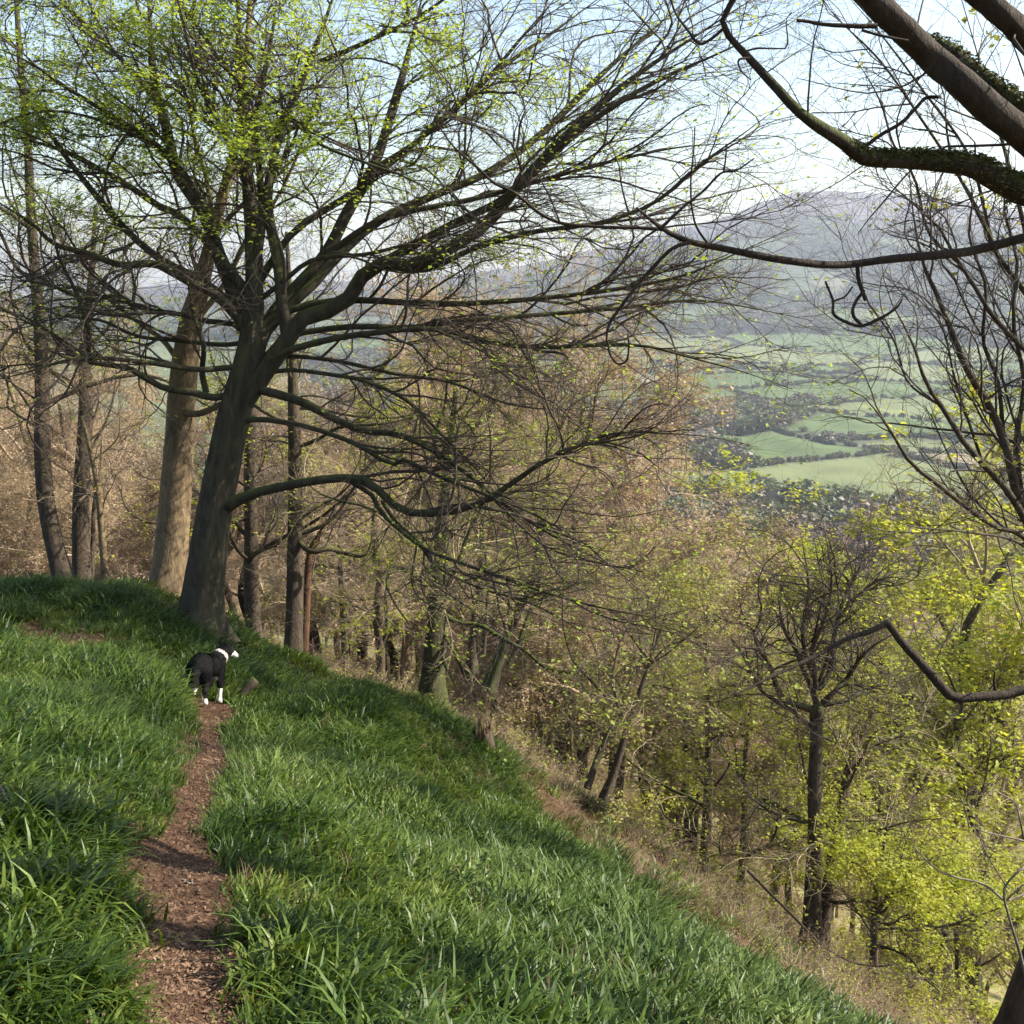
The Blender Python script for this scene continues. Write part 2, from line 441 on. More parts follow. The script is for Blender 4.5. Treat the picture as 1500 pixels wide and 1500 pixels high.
keep = (wob(xx, yy, 1.1)+.5*wob(yy, xx, 2.7)+.10*(xx+.37*yy)+.25*((xx+.37*yy > .8) & (yy > 7.5))+.9*np.clip((xx+.37*yy-3.6)/3, 0, 1)-.8*(yy < 7.5) > .8)
V, f = flakes(rg, xx[keep], yy[keep], .03, .085, .03)
link("dead_leaves", mk_mesh("dead_leaves", V, f, [M['litter']], smooth=False), kind="stuff", label="brown dead leaves lying in patches between the green blades on the slope", cat="leaf litter")

n = 2600; aa = rg.random(n)*6.28; rr_ = .35+1.1*rg.random(n)**1.6
V, f = flakes(rg, -4.62+rr_*np.cos(aa), 14.75+rr_*np.sin(aa), .03, .08, .05)
link("fallen_leaves", mk_mesh("fallen_leaves", V, f, [M['litter']], smooth=False), kind="stuff", label="brown fallen leaves gathered round the foot of the big beech", cat="leaf litter")
# ------------------------------------------------------------------ grass (geometry-node instances of small tufts)
def tuft(seed, nb, length, width, radius, droop, material, comb=1.2, name="tuft"):
    rg = np.random.default_rng(seed); ns = 4
    Vs = []; Fs = []
    for b_ in range(nb):
        a = rg.normal(0, comb); L = length*(.6+.7*rg.random()); wd = width*(.7+.6*rg.random())
        bx, by = rg.normal(0, radius, 2); el = R(rg.uniform(50, 88)); p = np.array([bx, by, -.02]); tw = rg.normal(0, .5)
        dr = droop*(.5+rg.random())
        side = np.array([-math.sin(a+tw), math.cos(a+tw), 0.])
        base = len(Vs)
        for s in range(ns+1):
            f = s/ns; wd_ = wd*(1-.9*f**2.2)*.5
            Vs.append(p-side*wd_); Vs.append(p+side*wd_)
            p = p+L/ns*np.array([math.cos(a)*math.cos(el), math.sin(a)*math.cos(el), math.sin(el)])
            el -= dr*(.4+1.2*f)
        for s in range(ns):
            k = base+2*s; Fs.append((k, k+1, k+3, k+2))
    me = mk_mesh(name, np.array(Vs), np.array(Fs), [material])
    return bpy.data.objects.new(name, me)
def scatter_gn(name, protos, P, rot, scl, idx, label, cat):
    me = bpy.data.meshes.new(name); me.vertices.add(len(P)); me.vertices.foreach_set("co", np.asarray(P, np.float32).ravel())
    for k, ty, arr in (("rot", 'FLOAT_VECTOR', rot), ("scl", 'FLOAT', scl), ("idx", 'INT', idx)):
        a = me.attributes.new(k, ty, 'POINT'); a.data.foreach_set('vector' if ty == 'FLOAT_VECTOR' else 'value', np.asarray(arr, np.int32 if ty == 'INT' else np.float32).ravel())
    o = link(name, me, kind="stuff", label=label, cat=cat)
    g = bpy.data.node_groups.new(name, 'GeometryNodeTree')
    g.interface.new_socket("Geometry", in_out='INPUT', socket_type='NodeSocketGeometry')
    g.interface.new_socket("Geometry", in_out='OUTPUT', socket_type='NodeSocketGeometry')
    gi = g.nodes.new('NodeGroupInput'); go = g.nodes.new('NodeGroupOutput')
    ip = g.nodes.new('GeometryNodeInstanceOnPoints'); jn = g.nodes.new('GeometryNodeJoinGeometry')
    for p in protos:
        oi = g.nodes.new('GeometryNodeObjectInfo'); oi.inputs['Object'].default_value = p; oi.inputs['As Instance'].default_value = True
        g.links.new(oi.outputs['Geometry'], jn.inputs[0])
    def na(nm, ty):
        x = g.nodes.new('GeometryNodeInputNamedAttribute'); x.data_type = ty; x.inputs[0].default_value = nm; return x.outputs[0]
    g.links.new(gi.outputs[0], ip.inputs['Points']); g.links.new(jn.outputs[0], ip.inputs['Instance'])
    ip.inputs['Pick Instance'].default_value = True
    g.links.new(na('idx', 'INT'), ip.inputs['Instance Index'])
    g.links.new(na('rot', 'FLOAT_VECTOR'), ip.inputs['Rotation']); g.links.new(na('scl', 'FLOAT'), ip.inputs['Scale'])
    g.links.new(ip.outputs[0], go.inputs[0])
    md = o.modifiers.new("scatter", 'NODES'); md.node_group = g
    return o
def field(rg, n, dens, clump):
    """random points on the near slope inside a generous sector"""
    rr = np.sqrt(rg.uniform(1.2**2, 25**2, n)); a = np.radians(rg.uniform(-50, 50, n))
    x, y = rr*np.sin(a), rr*np.cos(a)
    return x, y
rg = np.random.default_rng(21)
tufts = [tuft(s, 26, .225, .0185, .07, .50, M['grass'], 1.0, "blade_tuft") for s in range(5)] + \
        [tuft(40+s, 18, .29, .015, .05, .42, M['grass2'], 1.1, "blade_tuft") for s in range(2)] + \
        [tuft(60+s, 18, .22, .009, .06, .40, M['drygrass'], 1.6, "blade_tuft") for s in range(2)]
x, y = field(rg, 64000, 0, 0)
s = x+.37*np.clip(y, -50, 16)
onpath = (np.abs(x-pathx(y)) < .15+.035*(y < 5.4)+.012*np.sin(y*1.7)+.012*np.sin(y*4.1+1)+.04*np.exp(-((y-4.7)/.6)**2)+.22*np.exp(-((y-11)/.8)**2)) & (y < 11.5)
brown = (-1.5*(np.abs(x-pathx(y)) < 1.1)*(y < 11)+wob(x, y, 1.1)+.5*wob(y, x, 2.7)+.10*s+.25*((s > .8) & (y > 7.5))-.8*(y < 7.5))          # bare, littered patches
dryz = np.clip((s-3.0)/4.6+.30*wob(x, y, 1.2)+.14*wob(y, x, 3.1), 0, .9)*(s > 1.0)
keep = ~onpath & (np.hypot(x+4.62, y-14.75) > .62+.15*wob(x, y, 5.)) & (brown < .85+rg.random(len(x))*.5) & (rg.random(len(x)) > dryz*.55)
x, y, s, brown, dryz = x[keep], y[keep], s[keep], brown[keep], dryz[keep]
nrm_e = .05
zx = (H(x+nrm_e, y)-H(x-nrm_e, y))/(2*nrm_e); zy = (H(x, y+nrm_e)-H(x, y-nrm_e))/(2*nrm_e)
down = np.arctan2(-zy, -zx)
yaw = down+rg.normal(0, .75, len(x))+.8*wob(x, y, .8)
scl = .72+.5*rg.random(len(x))+.26*wob(x, y, 1.9)+.14*wob(y, x, 4.3); scl = np.clip(scl, .5, 1.5)
near_p = np.clip(np.abs(x-pathx(y))/.5, .55, 1); scl = scl*np.where(y < 11, near_p, 1)
u = rg.random(len(x)); idx = rg.integers(0, 5, len(x))
pm_ = np.clip(.16+.14*wob(x, y, .7), .02, .45)
idx = np.where(u < pm_, 5+rg.integers(0, 2, len(x)), idx)
idx = np.where(rg.random(len(x)) < (.04+.86*dryz), 7+rg.integers(0, 2, len(x)), idx)
# tilt half-way to the slope normal
rot = np.zeros((len(x), 3))
tilt = np.arctan(np.hypot(zx, zy))*.55
for k in range(len(x)):
    ax = Vector((math.cos(down[k]+math.pi/2), math.sin(down[k]+math.pi/2), 0))
    m_ = Matrix.Rotation(tilt[k], 3, ax) @ Matrix.Rotation(yaw[k], 3, 'Z')
    rot[k] = m_.to_euler()
GP = np.stack([x, y, H(x, y)], 1)
for nm_, lo_, hi_, lb_ in (("grass", 0, 5, "strap-leaved green bluebell blades and grass covering the slope"),
                           ("pale_grass", 5, 7, "paler yellow-green grass tufts mixed through the slope"),
                           ("dry_grass", 7, 9, "brown withered grass on the steep right-hand bank")):
    mk_ = (idx >= lo_) & (idx < hi_)
    scatter_gn(nm_, tufts[lo_:hi_], GP[mk_], rot[mk_], scl[mk_], idx[mk_]-lo_, lb_, "grass")

# ------------------------------------------------------------------ trees
def part(name, V, F, m, root, kind=None, smooth=True, label=None):
    V = V-np.array(root.location)[None]
    return link(name, mk_mesh(name, V, F, [m], smooth), parent=root, kind=kind, label=label)
def empty(name, loc, label, cat, group=None):
    return link(name, None, loc=tuple(float(c) for c in loc), label=label, cat=cat, group=group)
def pxline(pts, w0, w1, d0, d1, n=24, seed=0, jit=.0):
    """traced limb: pixel track + widths (px) + depths -> world polyline and radii"""
    p = np.array(pts, float); m_ = len(p)
    L = np.concatenate([[0], np.cumsum(np.hypot(*np.diff(p, axis=0).T))]); f = L/L[-1]
    rg = np.random.default_rng(seed)
    d = d0+(d1-d0)*f+(rg.normal(0, jit, m_)*np.sin(np.pi*f) if jit else 0)
    w3 = np.array([W(a, b, dd) for (a, b), dd in zip(p, d)])
    q = smooth_poly(w3, n)
    g = np.linspace(0, 1, n)
    if np.ndim(w0): ww = np.interp(g, f, w0)
    else: ww = w0+(w1-w0)*g**.8
    dd = d0+(d1-d0)*g
    return q, ww*.5*dd/FOC
def flare(P, Rd, amt=.5, h=.9):
    z = np.linalg.norm(P-P[0], axis=1)
    return Rd*(1+amt*np.exp(-(z/h)**2*3))
def trunk_mesh(P, Rd, k=18, fl=.5, h=.9, flutes=5, seed=0, fl_amp=.10):
    n = len(P)
    T = unit(np.gradient(P, axis=0)); ref = np.array([1., 0, 0])
    U = unit(np.cross(T, ref)); Vv = np.cross(T, U)
    a = np.arange(k)*2*np.pi/k; z = np.linalg.norm(P-P[0], axis=1)
    e = np.exp(-(z/h)**1.3*2.2)
    rg = np.random.default_rng(seed); ph = rg.random()*6
    rr = Rd[:, None]*(1+fl*e[:, None]*(1+.7*np.cos(a*flutes+ph)[None]*1)+fl_amp*.35*np.cos(a*3+ph+z[:, None]*.4)+fl_amp*.25*np.cos(a*flutes+z[:, None]*.25+1)+rg.normal(0, .012, (n, k)))
    V = P[:, None]+rr[..., None]*(np.cos(a)[None, :, None]*U[:, None]+np.sin(a)[None, :, None]*Vv[:, None])
    i = np.arange(n-1)[:, None]*k; j = np.arange(k)[None]; j2 = (j+1) % k
    q = np.stack([i+j, i+j2, i+k+j2, i+k+j], -1).reshape(-1, 4)
    V = V.reshape(-1, 3)
    V = np.vstack([V, P[-1:]+T[-1:]*Rd[-1]*.4]); top = len(V)-1
    tri = np.stack([(n-1)*k+np.arange(k), (n-1)*k+(np.arange(k)+1) % k, np.full(k, top)], 1)
    return V, [q, tri]
def limb_mesh(P, Rd, k=10, seed=0, lump=.04):
    V, q = tubes(P[None], Rd[None], k, seed, lump)
    V = np.vstack([V, P[-1:]]); n = len(P)
    tri = np.stack([(n-1)*k+np.arange(k), (n-1)*k+(np.arange(k)+1) % k, np.full(k, len(V)-1)], 1)
    return V, [q, tri]
def joinm(parts):
    off = 0; Vs = []; Fs = []
    for V, F in parts:
        Vs.append(V)
        for f in (F if isinstance(F, list) else [F]): Fs.append(f+off)
        off += len(V)
    return np.vstack(Vs), Fs
def crown(rng, PP, PR, levels):
    out = []; P, Rr = PP, PR; last = None
    for lv in levels:
        kw = dict(lv); sides = kw.pop('sides'); both = kw.pop('both', None)
        P2, R2 = grow(rng, P, Rr, **kw)
        out.append(tubes(P2, R2, sides)); P, Rr = P2, R2
    return joinm(out), P, Rr
def tip_points(rng, P, n, lo=.3):
    c = rng.integers(0, len(P), n); f = (lo+(1-lo)*rng.random(n))*(P.shape[1]-1)
    i = np.minimum(f.astype(int), P.shape[1]-2); fr = (f-i)[:, None]
    return P[c, i]*(1-fr)+P[c, i+1]*fr

# ---- the big beech in the middle of the left half
HD = 15.0
hero_base = W(292, 925, HD)
trunk, tr = pxline([(288, 935), (293, 890), (300, 830), (310, 760), (323, 690), (338, 620), (352, 570), (364, 520), (370, 470), (372, 420)],
                   [74, 66, 60, 56, 55, 53, 50, 42, 36, 28], None, HD, HD, 40)
root = empty("beech_tree", trunk[0], "big dark many-stemmed beech, stouter and right-hand of the two thick trunks", "tree")
V, F = trunk_mesh(trunk, tr*.86, 40, .55, .50, 7, 1, .32); part("trunk", V, F, M['beech'], root)
HL = [ # pixel track, w0, w1, d1
 ([(372, 430), (372, 380), (369, 320), (362, 250), (360, 180), (352, 110), (350, 30), (345, -60)], 28, 9, 15.4),
 ([(360, 480), (340, 420), (320, 372), (300, 315), (276, 280), (258, 250), (242, 180), (226, 120), (220, 40), (215, -50)], 26, 9, 16),
 ([(362, 580), (395, 540), (420, 500), (414, 450), (408, 390), (396, 330), (392, 280), (405, 215), (432, 140), (462, 70), (490, -10), (510, -70)], 22, 8, 14.5),
 ([(366, 560), (380, 500), (400, 462), (432, 424), (478, 372), (512, 305), (545, 250), (566, 190), (590, 110), (610, 30), (630, -50)], 26, 8, 15.8),
 ([(372, 400), (384, 330), (380, 250), (372, 190), (385, 120), (400, 40), (410, -40)], 13, 6, 14.2),
 ([(356, 590), (385, 550), (415, 505), (450, 462), (500, 450), (530, 405), (560, 385), (610, 388), (660, 362), (712, 330), (760, 272), (812, 216), (870, 162), (930, 112), (1020, 52), (1100, 0)], 30, 7, 14),
 ([(385, 490), (420, 450), (450, 425), (500, 370), (560, 320), (640, 285), (720, 250), (800, 190), (880, 110), (960, 40), (1030, -20)], 18, 6, 16.5),
 ([(375, 420), (430, 340), (520, 280), (620, 200), (720, 110), (820, 40), (900, -20)], 12, 5, 17),
 ([(560, 385), (660, 330), (740, 290), (800, 235), (870, 175), (960, 120), (1060, 75), (1150, 30)], 14, 5, 13.2),
 ([(480, 372), (540, 330), (600, 310), (700, 290), (800, 262), (900, 235), (1000, 215), (1090, 210)], 10, 4, 14),
 ([(560, 386), (620, 395), (700, 362), (780, 340), (880, 326), (960, 296), (1020, 245), (1090, 195), (1150, 150)], 11, 4, 13),
 ([(378, 500), (430, 452), (520, 440), (620, 445), (700, 444), (800, 436), (900, 424), (1000, 404), (1090, 366), (1170, 330)], 12, 4, 14.5),
 ([(366, 555), (400, 510), (430, 490), (520, 478), (600, 480), (680, 470), (780, 462), (900, 452), (1020, 440), (1120, 455), (1190, 470)], 11, 4, 16),
 ([(360, 575), (400, 525), (470, 500), (560, 486), (640, 482), (724, 502), (800, 509), (860, 506), (940, 506), (1012, 524), (1090, 545), (1160, 570)], 12, 4, 13.5),
 ([(355, 570), (385, 572), (440, 588), (472, 604), (508, 622), (536, 632), (580, 636), (624, 654), (680, 690), (740, 740), (820, 790), (900, 830), (960, 850)], 15, 3, 13.2),
 ([(345, 620), (375, 614), (412, 618), (460, 628), (520, 650), (572, 680), (590, 672), (630, 692), (700, 720), (780, 752), (860, 800), (930, 850)], 9, 3, 13),
 ([(322, 745), (365, 725), (400, 716), (450, 706), (500, 700), (540, 706), (566, 730), (585, 745), (622, 753), (690, 742), (740, 715), (790, 680), (840, 656), (900, 634), (960, 634), (1040, 640), (1110, 655)], [26, 15, 14, 13, 13, 13, 13, 12, 12, 11, 10, 8, 7, 6, 5, 4, 3], 0, 12.6),
 ([(510, 704), (545, 725), (560, 752), (590, 780), (626, 806), (668, 822), (720, 840), (800, 868), (880, 890), (960, 905), (1020, 915)], 8, 3, 12.6),
 ([(560, 735), (580, 765), (610, 790), (640, 830), (700, 860), (780, 885), (860, 930), (900, 965)], 6, 2, 13),
 ([(352, 560), (336, 578), (308, 582), (280, 574), (240, 568), (192, 541), (168, 536), (120, 526), (80, 492), (40, 466), (-20, 450)], 13, 5, 13.6),
 ([(385, 545), (348, 538), (304, 541), (276, 540), (224, 532), (140, 524), (90, 530), (30, 548), (-30, 560)], 11, 4, 13.2),
 ([(302, 575), (296, 545), (298, 505), (282, 455), (278, 425), (268, 390)], 10, 4, 14.3),
 ([(368, 490), (320, 435), (276, 412), (240, 392), (220, 386), (176, 388), (132, 372), (80, 358), (50, 330), (0, 298), (-40, 280)], 16, 6, 14),
 ([(370, 470), (300, 415), (252, 390), (224, 372), (188, 340), (152, 300), (104, 240), (70, 190), (25, 120), (0, 60)], 15, 5, 15.6),
 ([(371, 440), (325, 380), (300, 352), (264, 316), (236, 304), (200, 280), (160, 256), (100, 224), (40, 205), (-30, 190)], 15, 5, 15),
 ([(368, 500), (345, 476), (300, 470), (262, 460), (210, 452), (170, 432), (130, 440), (80, 420), (20, 410), (-30, 415)], 9, 4, 16.2),
 ([(130, 520), (128, 480), (112, 430), (88, 380), (70, 320), (50, 290)], 8, 3, 13.4),
 ([(230, 150), (190, 100), (140, 50), (90, 0), (60, -40)], 9, 4, 15.8),
 ([(300, 300), (250, 230), (180, 180), (100, 130), (40, 90), (-30, 60)], 10, 4, 13.5),
 ([(363, 280), (330, 200), (290, 120), (270, 40), (240, -40)], 9, 4, 13),
 ([(240, -30), (290, 40), (330, 100), (380, 150), (430, 178), (470, 212), (540, 240), (600, 262), (660, 300), (730, 335)], 8, 3, 12.2),
 ([(545, 250), (620, 200), (700, 130), (760, 60), (820, -10)], 9, 4, 15),
 ([(470, 90), (540, 60), (620, 20), (700, -40)], 8, 4, 13.5),
 ([(380, 440), (412, 415), (460, 380), (540, 372), (620, 350), (700, 320), (780, 300), (850, 300)], 8, 3, 13),
 ([(362, 500), (330, 505), (270, 500), (200, 492), (150, 470), (90, 462), (20, 440)], 8, 3, 15.5),
 ([(358, 580), (385, 552), (420, 542), (480, 548), (540, 560), (600, 590), (650, 640), (700, 690), (760, 770)], 8, 3, 14.5),
 ([(362, 570), (395, 530), (430, 522), (500, 530), (580, 548), (660, 560), (740, 590), (820, 600), (900, 590)], 8, 3, 15.5),
]
LP = []; LR = []
for k, (tk, w0, w1, d1) in enumerate(HL):
    P, Rd = pxline(tk, w0, w1, HD, d1, 26, seed=k, jit=.10)
    Rd = Rd*np.clip((1-np.linspace(0, 1, 26))/.3, .22, 1)**.8
    LP.append(P); LR.append(Rd)
    V, F = limb_mesh(P, Rd, 10, k); part("limb", V, F, M['beech'], root)
LP = np.array(LP); LR = np.array(LR)
rng = np.random.default_rng(7)
lv = [dict(count=620, length=2.7, ang=34, seg=11, wig=.22, up=.0, flat=.45, rr=.0085, t0=.22, fall=.35, sides=5, rend=.25),
      dict(count=5200, length=1.15, ang=32, seg=7, wig=.22, up=.02, flat=.45, rr=.0062, t0=.08, fall=.3, sides=4, rend=.35, rmin=.0032),
      dict(count=36000, length=.44, ang=32, seg=2, wig=.2, up=.02, flat=.55, rr=.0055, t0=.1, fall=.2, sides=3, rend=.45, rmin=.0017)]
(V, F), TP, TR = crown(rng, LP, LR, lv)
part("crown", V, F, M['tw_beech'], root, kind="stuff")
pts = tip_points(rng, TP, 420000, .4)
a, b_, d_ = proj(pts)
# young leaves are out in the upper left of the crown and along a few lower sprays
rel = pts-root.location
lw = np.clip((700-a)/200, 0, 1)*np.clip((360-b_)/110, 0, 1)*.62
lw += .30*np.clip((1000-a)/300, 0, 1)*np.clip((420-b_)/100, 0, 1)*np.clip((a-500)/100, 0, 1)*(wob(pts[:, 0], pts[:, 2], 2.2) > .3)
lw += .05
lw *= np.clip(.55+.75*wob(pts[:, 0]*.5+pts[:, 1]*.3, pts[:, 2]*1.9, 2.6), .04, 1)
pts = pts[rng.random(len(pts)) < lw]
V, F = leaves(rng, pts, .060, .03, horiz=.7)
part("foliage", V, F, M['lf_beech'], root, kind="stuff", smooth=False)

# ---- generic traced tree with automatic limbs
def auto_tree(name, label, px, widths, d, seed, bm='oak', tm='tw_dark', lm=None, limbs=(), nl=12, L1=2.6, ang=55, t0=.35, up=.04, n2=70, n3=600, n4=4500, nleaf=0, lsize=.06, s2=1.4, s3=.7, s4=.32, fl=.35, cat="tree", group=None, lspread=.035, twr=.0028, k=14, d1=None, flat=.8, wg=1.):
    rg = np.random.default_rng(seed)
    P, Rd = pxline(px, widths, None if np.ndim(widths) else widths*.5, d, d1 or d, 30)
    root = empty(name, P[0], label, cat, group)
    V, F = trunk_mesh(P, Rd, k, fl, .7, 5, seed); part("trunk", V, F, M[bm], root)
    A, Ar = [], []
    for q, (tk, w0, w1, dd) in enumerate(limbs):
        lp, lr = pxline(tk, w0, w1, d, dd, 20, seed=seed+q, jit=.1); lr = lr*np.clip((1-np.linspace(0, 1, 20))/.3, .25, 1)**.8; A.append(lp); Ar.append(lr)
        V, F = limb_mesh(lp, lr, 8, q); part("limb", V, F, M[bm], root)
    if nl:
        a1, r1_ = grow(rg, P[None], Rd[None], nl, L1, ang, 19, wig=.10, up=up, flat=flat, rr=.014, t0=t0, fall=.45, rend=.25, rfac=.55)
        for q in range(nl):
            V, F = limb_mesh(a1[q], r1_[q], 7, q)
            A.append(a1[q]); Ar.append(r1_[q])
            part("limb", V, F, M[bm], root)
    A = np.array(A); Ar = np.array(Ar)
    lv = [dict(count=n2, length=s2, ang=42, seg=8, wig=.19*wg, up=up*.6, flat=flat, rr=.010, t0=.15, fall=.35, sides=4, rend=.3),
          dict(count=int(n3*.85), length=s3, ang=42, seg=5, wig=.22*wg, up=.03, flat=flat, rr=.008, t0=.1, fall=.3, sides=3, rend=.4, rmin=twr*1.4),
          dict(count=int(n4*.68), length=s4*1.1, ang=38, seg=2, wig=.22, up=.03, flat=flat, rr=.007, t0=.1, fall=.2, sides=3, rend=.5, rmin=twr)]
    (V, F), TP, _ = crown(rg, A, Ar, lv)
    part("crown", V, F, M[tm], root, kind="stuff")
    if nleaf:
        pts = tip_points(rg, TP, int(nleaf*1.6), .3)
        cl = wob(pts[:, 0]*.6+seed, pts[:, 2]*2.0+pts[:, 1]*.3, 1.7)
        pts = pts[rg.random(len(pts)) < np.clip(.5+.75*cl, .02, 1)]
        pts = np.repeat(pts[:len(pts)//3], 3, 0)
        V, F = leaves(rg, pts, lsize, lspread); part("foliage", V, F, M[lm], root, kind="stuff", smooth=False)
    return root

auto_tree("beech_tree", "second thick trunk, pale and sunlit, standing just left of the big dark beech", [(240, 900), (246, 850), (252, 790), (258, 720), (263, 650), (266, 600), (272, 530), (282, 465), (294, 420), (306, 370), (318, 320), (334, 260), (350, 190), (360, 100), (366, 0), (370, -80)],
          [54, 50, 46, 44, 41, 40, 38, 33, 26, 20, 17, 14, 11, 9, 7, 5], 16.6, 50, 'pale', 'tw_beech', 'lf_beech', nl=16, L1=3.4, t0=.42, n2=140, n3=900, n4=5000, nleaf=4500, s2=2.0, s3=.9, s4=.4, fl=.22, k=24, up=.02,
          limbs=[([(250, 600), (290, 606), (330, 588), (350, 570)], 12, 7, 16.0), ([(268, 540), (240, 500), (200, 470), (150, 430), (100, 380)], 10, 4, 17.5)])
auto_tree("woodland_tree", "tall slim rough-barked tree leftmost of the trunks on the slope crest", [(98, 870), (88, 830), (76, 780), (66, 720), (62, 640), (62, 560), (58, 470), (50, 380), (44, 290), (40, 200), (30, 100), (24, 0)],
          [30, 26, 25, 24, 23, 20, 17, 15, 13, 11, 9, 7], 21, 51, 'oak', 'tw_dark', 'lf_beech', nl=20, L1=3.6, t0=.25, up=.03, nleaf=3500, n2=130, n3=900, n4=5200, ang=62)
auto_tree("woodland_tree", "dark trunk second from left on the crest with a thinner twin stem beside it", [(122, 875), (119, 820), (118, 760), (120, 700), (124, 640), (126, 580), (124, 520), (130, 450), (136, 380), (140, 300)],
          [27, 25, 24, 22, 21, 19, 16, 12, 8, 5], 22, 52, 'oak', 'tw_olive', 'lf_yel', nl=18, L1=3.2, t0=.3, nleaf=2500, n2=120, n3=900, n4=5200,
          limbs=[([(133, 872), (136, 800), (138, 740), (146, 690), (150, 620)], 9, 4, 22.6)])
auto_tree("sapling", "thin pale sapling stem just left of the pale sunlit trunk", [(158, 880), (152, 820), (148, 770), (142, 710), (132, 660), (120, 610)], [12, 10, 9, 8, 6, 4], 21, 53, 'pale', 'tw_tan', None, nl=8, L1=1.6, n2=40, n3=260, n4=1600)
auto_tree("woodland_tree", "ivy-flecked trunk directly right of the big dark beech", [(372, 955), (370, 900), (368, 830), (368, 760), (366, 690), (368, 620), (372, 540), (376, 470), (380, 380)], [24, 22, 21, 20, 18, 16, 12, 9, 5], 21, 54, 'oak', 'tw_dark', 'lf_yel', nl=18, L1=3.0, t0=.2, nleaf=3500, n2=120, n3=800, n4=4800, ang=70)
auto_tree("woodland_tree", "straight dark trunk with a long crooked mossy side limb, right of the beech", [(428, 990), (430, 930), (432, 860), (432, 790), (433, 720), (432, 650), (430, 580), (428, 500), (424, 420), (420, 340)], [27, 26, 25, 22, 21, 19, 16, 12, 8, 5], 20, 55, 'oak', 'tw_dark', 'lf_yel', nl=16, L1=3.0, t0=.3, nleaf=3500, n2=120, n3=800, n4=4800, ang=65,
          limbs=[([(434, 790), (455, 808), (480, 804), (505, 810), (528, 815), (540, 806), (546, 780)], 9, 5, 19.5)])
auto_tree("sapling", "narrow reddish stem close against the right side of the straight dark trunk", [(443, 985), (447, 920), (450, 860), (454, 810), (470, 780), (490, 750)], [13, 12, 11, 9, 7, 4], 20.6, 56, 'rot', 'tw_tan', None, nl=8, L1=1.5, n2=40, n3=260, n4=1500)
auto_tree("sapling", "slender knobbly tree standing alone in the pale clearing", [(508, 1020), (506, 960), (503, 910), (500, 860), (497, 800), (500, 740)], [11, 10, 9, 8, 6, 3], 27, 57, 'oak', 'tw_tan', None, nl=14, L1=2.2, t0=.2, n2=80, n3=500, n4=3000, ang=75, twr=.004)
auto_tree("woodland_tree", "crooked thin tree with twisted fork, right of the slender clearing tree", [(556, 1020), (558, 960), (552, 900), (556, 850), (550, 810), (548, 760), (560, 700)], [14, 12, 13, 11, 12, 8, 4], 26, 58, 'oak', 'tw_tan', 'lf_yel', nl=16, L1=2.6, t0=.25, nleaf=3000, n2=100, n3=600, n4=3800, ang=70, twr=.004, lsize=.08,
          limbs=[([(556, 960), (566, 920), (565, 870), (572, 830)], 8, 4, 26)])
auto_tree("ivy_tree", "stout ivy-wrapped trunk rising from behind the grassy hump", [(634, 1035), (634, 990), (636, 940), (640, 880), (642, 835), (646, 780), (652, 710), (660, 640), (668, 570)], [42, 34, 29, 28, 25, 20, 15, 10, 6], 17.5, 59, 'mossy', 'tw_olive', 'lf_yel', nl=14, L1=2.8, t0=.25, nleaf=2200, n2=120, n3=800, n4=4800, fl=.25,
          limbs=[([(648, 900), (670, 912), (700, 915), (720, 925), (745, 940), (772, 955), (798, 978), (830, 985), (880, 988), (930, 995)], 8, 3, 16.5), ([(645, 960), (660, 990), (672, 1010)], 7, 3, 17), ([(650, 930), (668, 960), (680, 990), (690, 1010)], 6, 3, 17)])
auto_tree("woodland_tree", "leaning forked dark tree behind the ivy-wrapped trunk", [(715, 1010), (730, 970), (748, 920), (766, 880), (782, 840), (792, 790), (800, 720), (806, 650)], [20, 17, 15, 13, 12, 10, 7, 4], 24, 60, 'mossy', 'tw_olive', 'lf_olive', nl=14, L1=3.0, t0=.25, nleaf=2200, n2=120, n3=800, n4=4500, lsize=.085,
          limbs=[([(745, 975), (765, 930), (778, 890), (790, 850), (798, 800)], 9, 4, 24.4)])
auto_tree("woodland_tree", "upright twin-stemmed tree between the ivy trunk and the leaning one", [(690, 985), (694, 930), (700, 880), (706, 830), (708, 760), (704, 690)], [16, 14, 12, 11, 8, 4], 28, 61, 'oak', 'tw_tan', 'lf_olive', nl=16, L1=3.2, t0=.2, nleaf=2000, n2=120, n3=800, n4=5000, twr=.004, lsize=.085,
          limbs=[([(708, 960), (712, 910), (716, 860), (722, 810)], 7, 4, 28)])
auto_tree("woodland_tree", "low crossing stems leaning over the slope right of the rotten stump", [(885, 1170), (900, 1130), (912, 1090), (925, 1050), (940, 1005), (955, 960), (975, 900)], [13, 11, 10, 9, 7, 5, 3], 16, 62, 'oak', 'tw_olive', 'lf_olive', nl=14, L1=2.6, t0=.3, nleaf=6000, n2=100, n3=700, n4=4200,
          limbs=[([(860, 1155), (880, 1100), (905, 1050), (922, 1000), (940, 960), (930, 920)], 12, 4, 17.5), ([(890, 1170), (905, 1185), (915, 1195)], 5, 3, 15.5)], ang=60)
auto_tree("slim_tree", "slim straight tree wearing yellow-green leaf sprays on the right slope", [(1030, 1290), (1034, 1230), (1037, 1170), (1038, 1110), (1038, 1050), (1036, 1010), (1034, 960), (1036, 900)], [17, 15, 14, 12, 10, 8, 6, 3], 19, 63, 'oak', 'tw_olive', 'lf_yel', nl=18, L1=2.2, t0=.15, nleaf=9000, n2=120, n3=800, n4=4200, ang=72, flat=.4,
          limbs=[([(1033, 1275), (1050, 1270), (1070, 1268)], 7, 4, 18.6), ([(1036, 1155), (1022, 1135), (1012, 1120)], 5, 3, 18.8)])
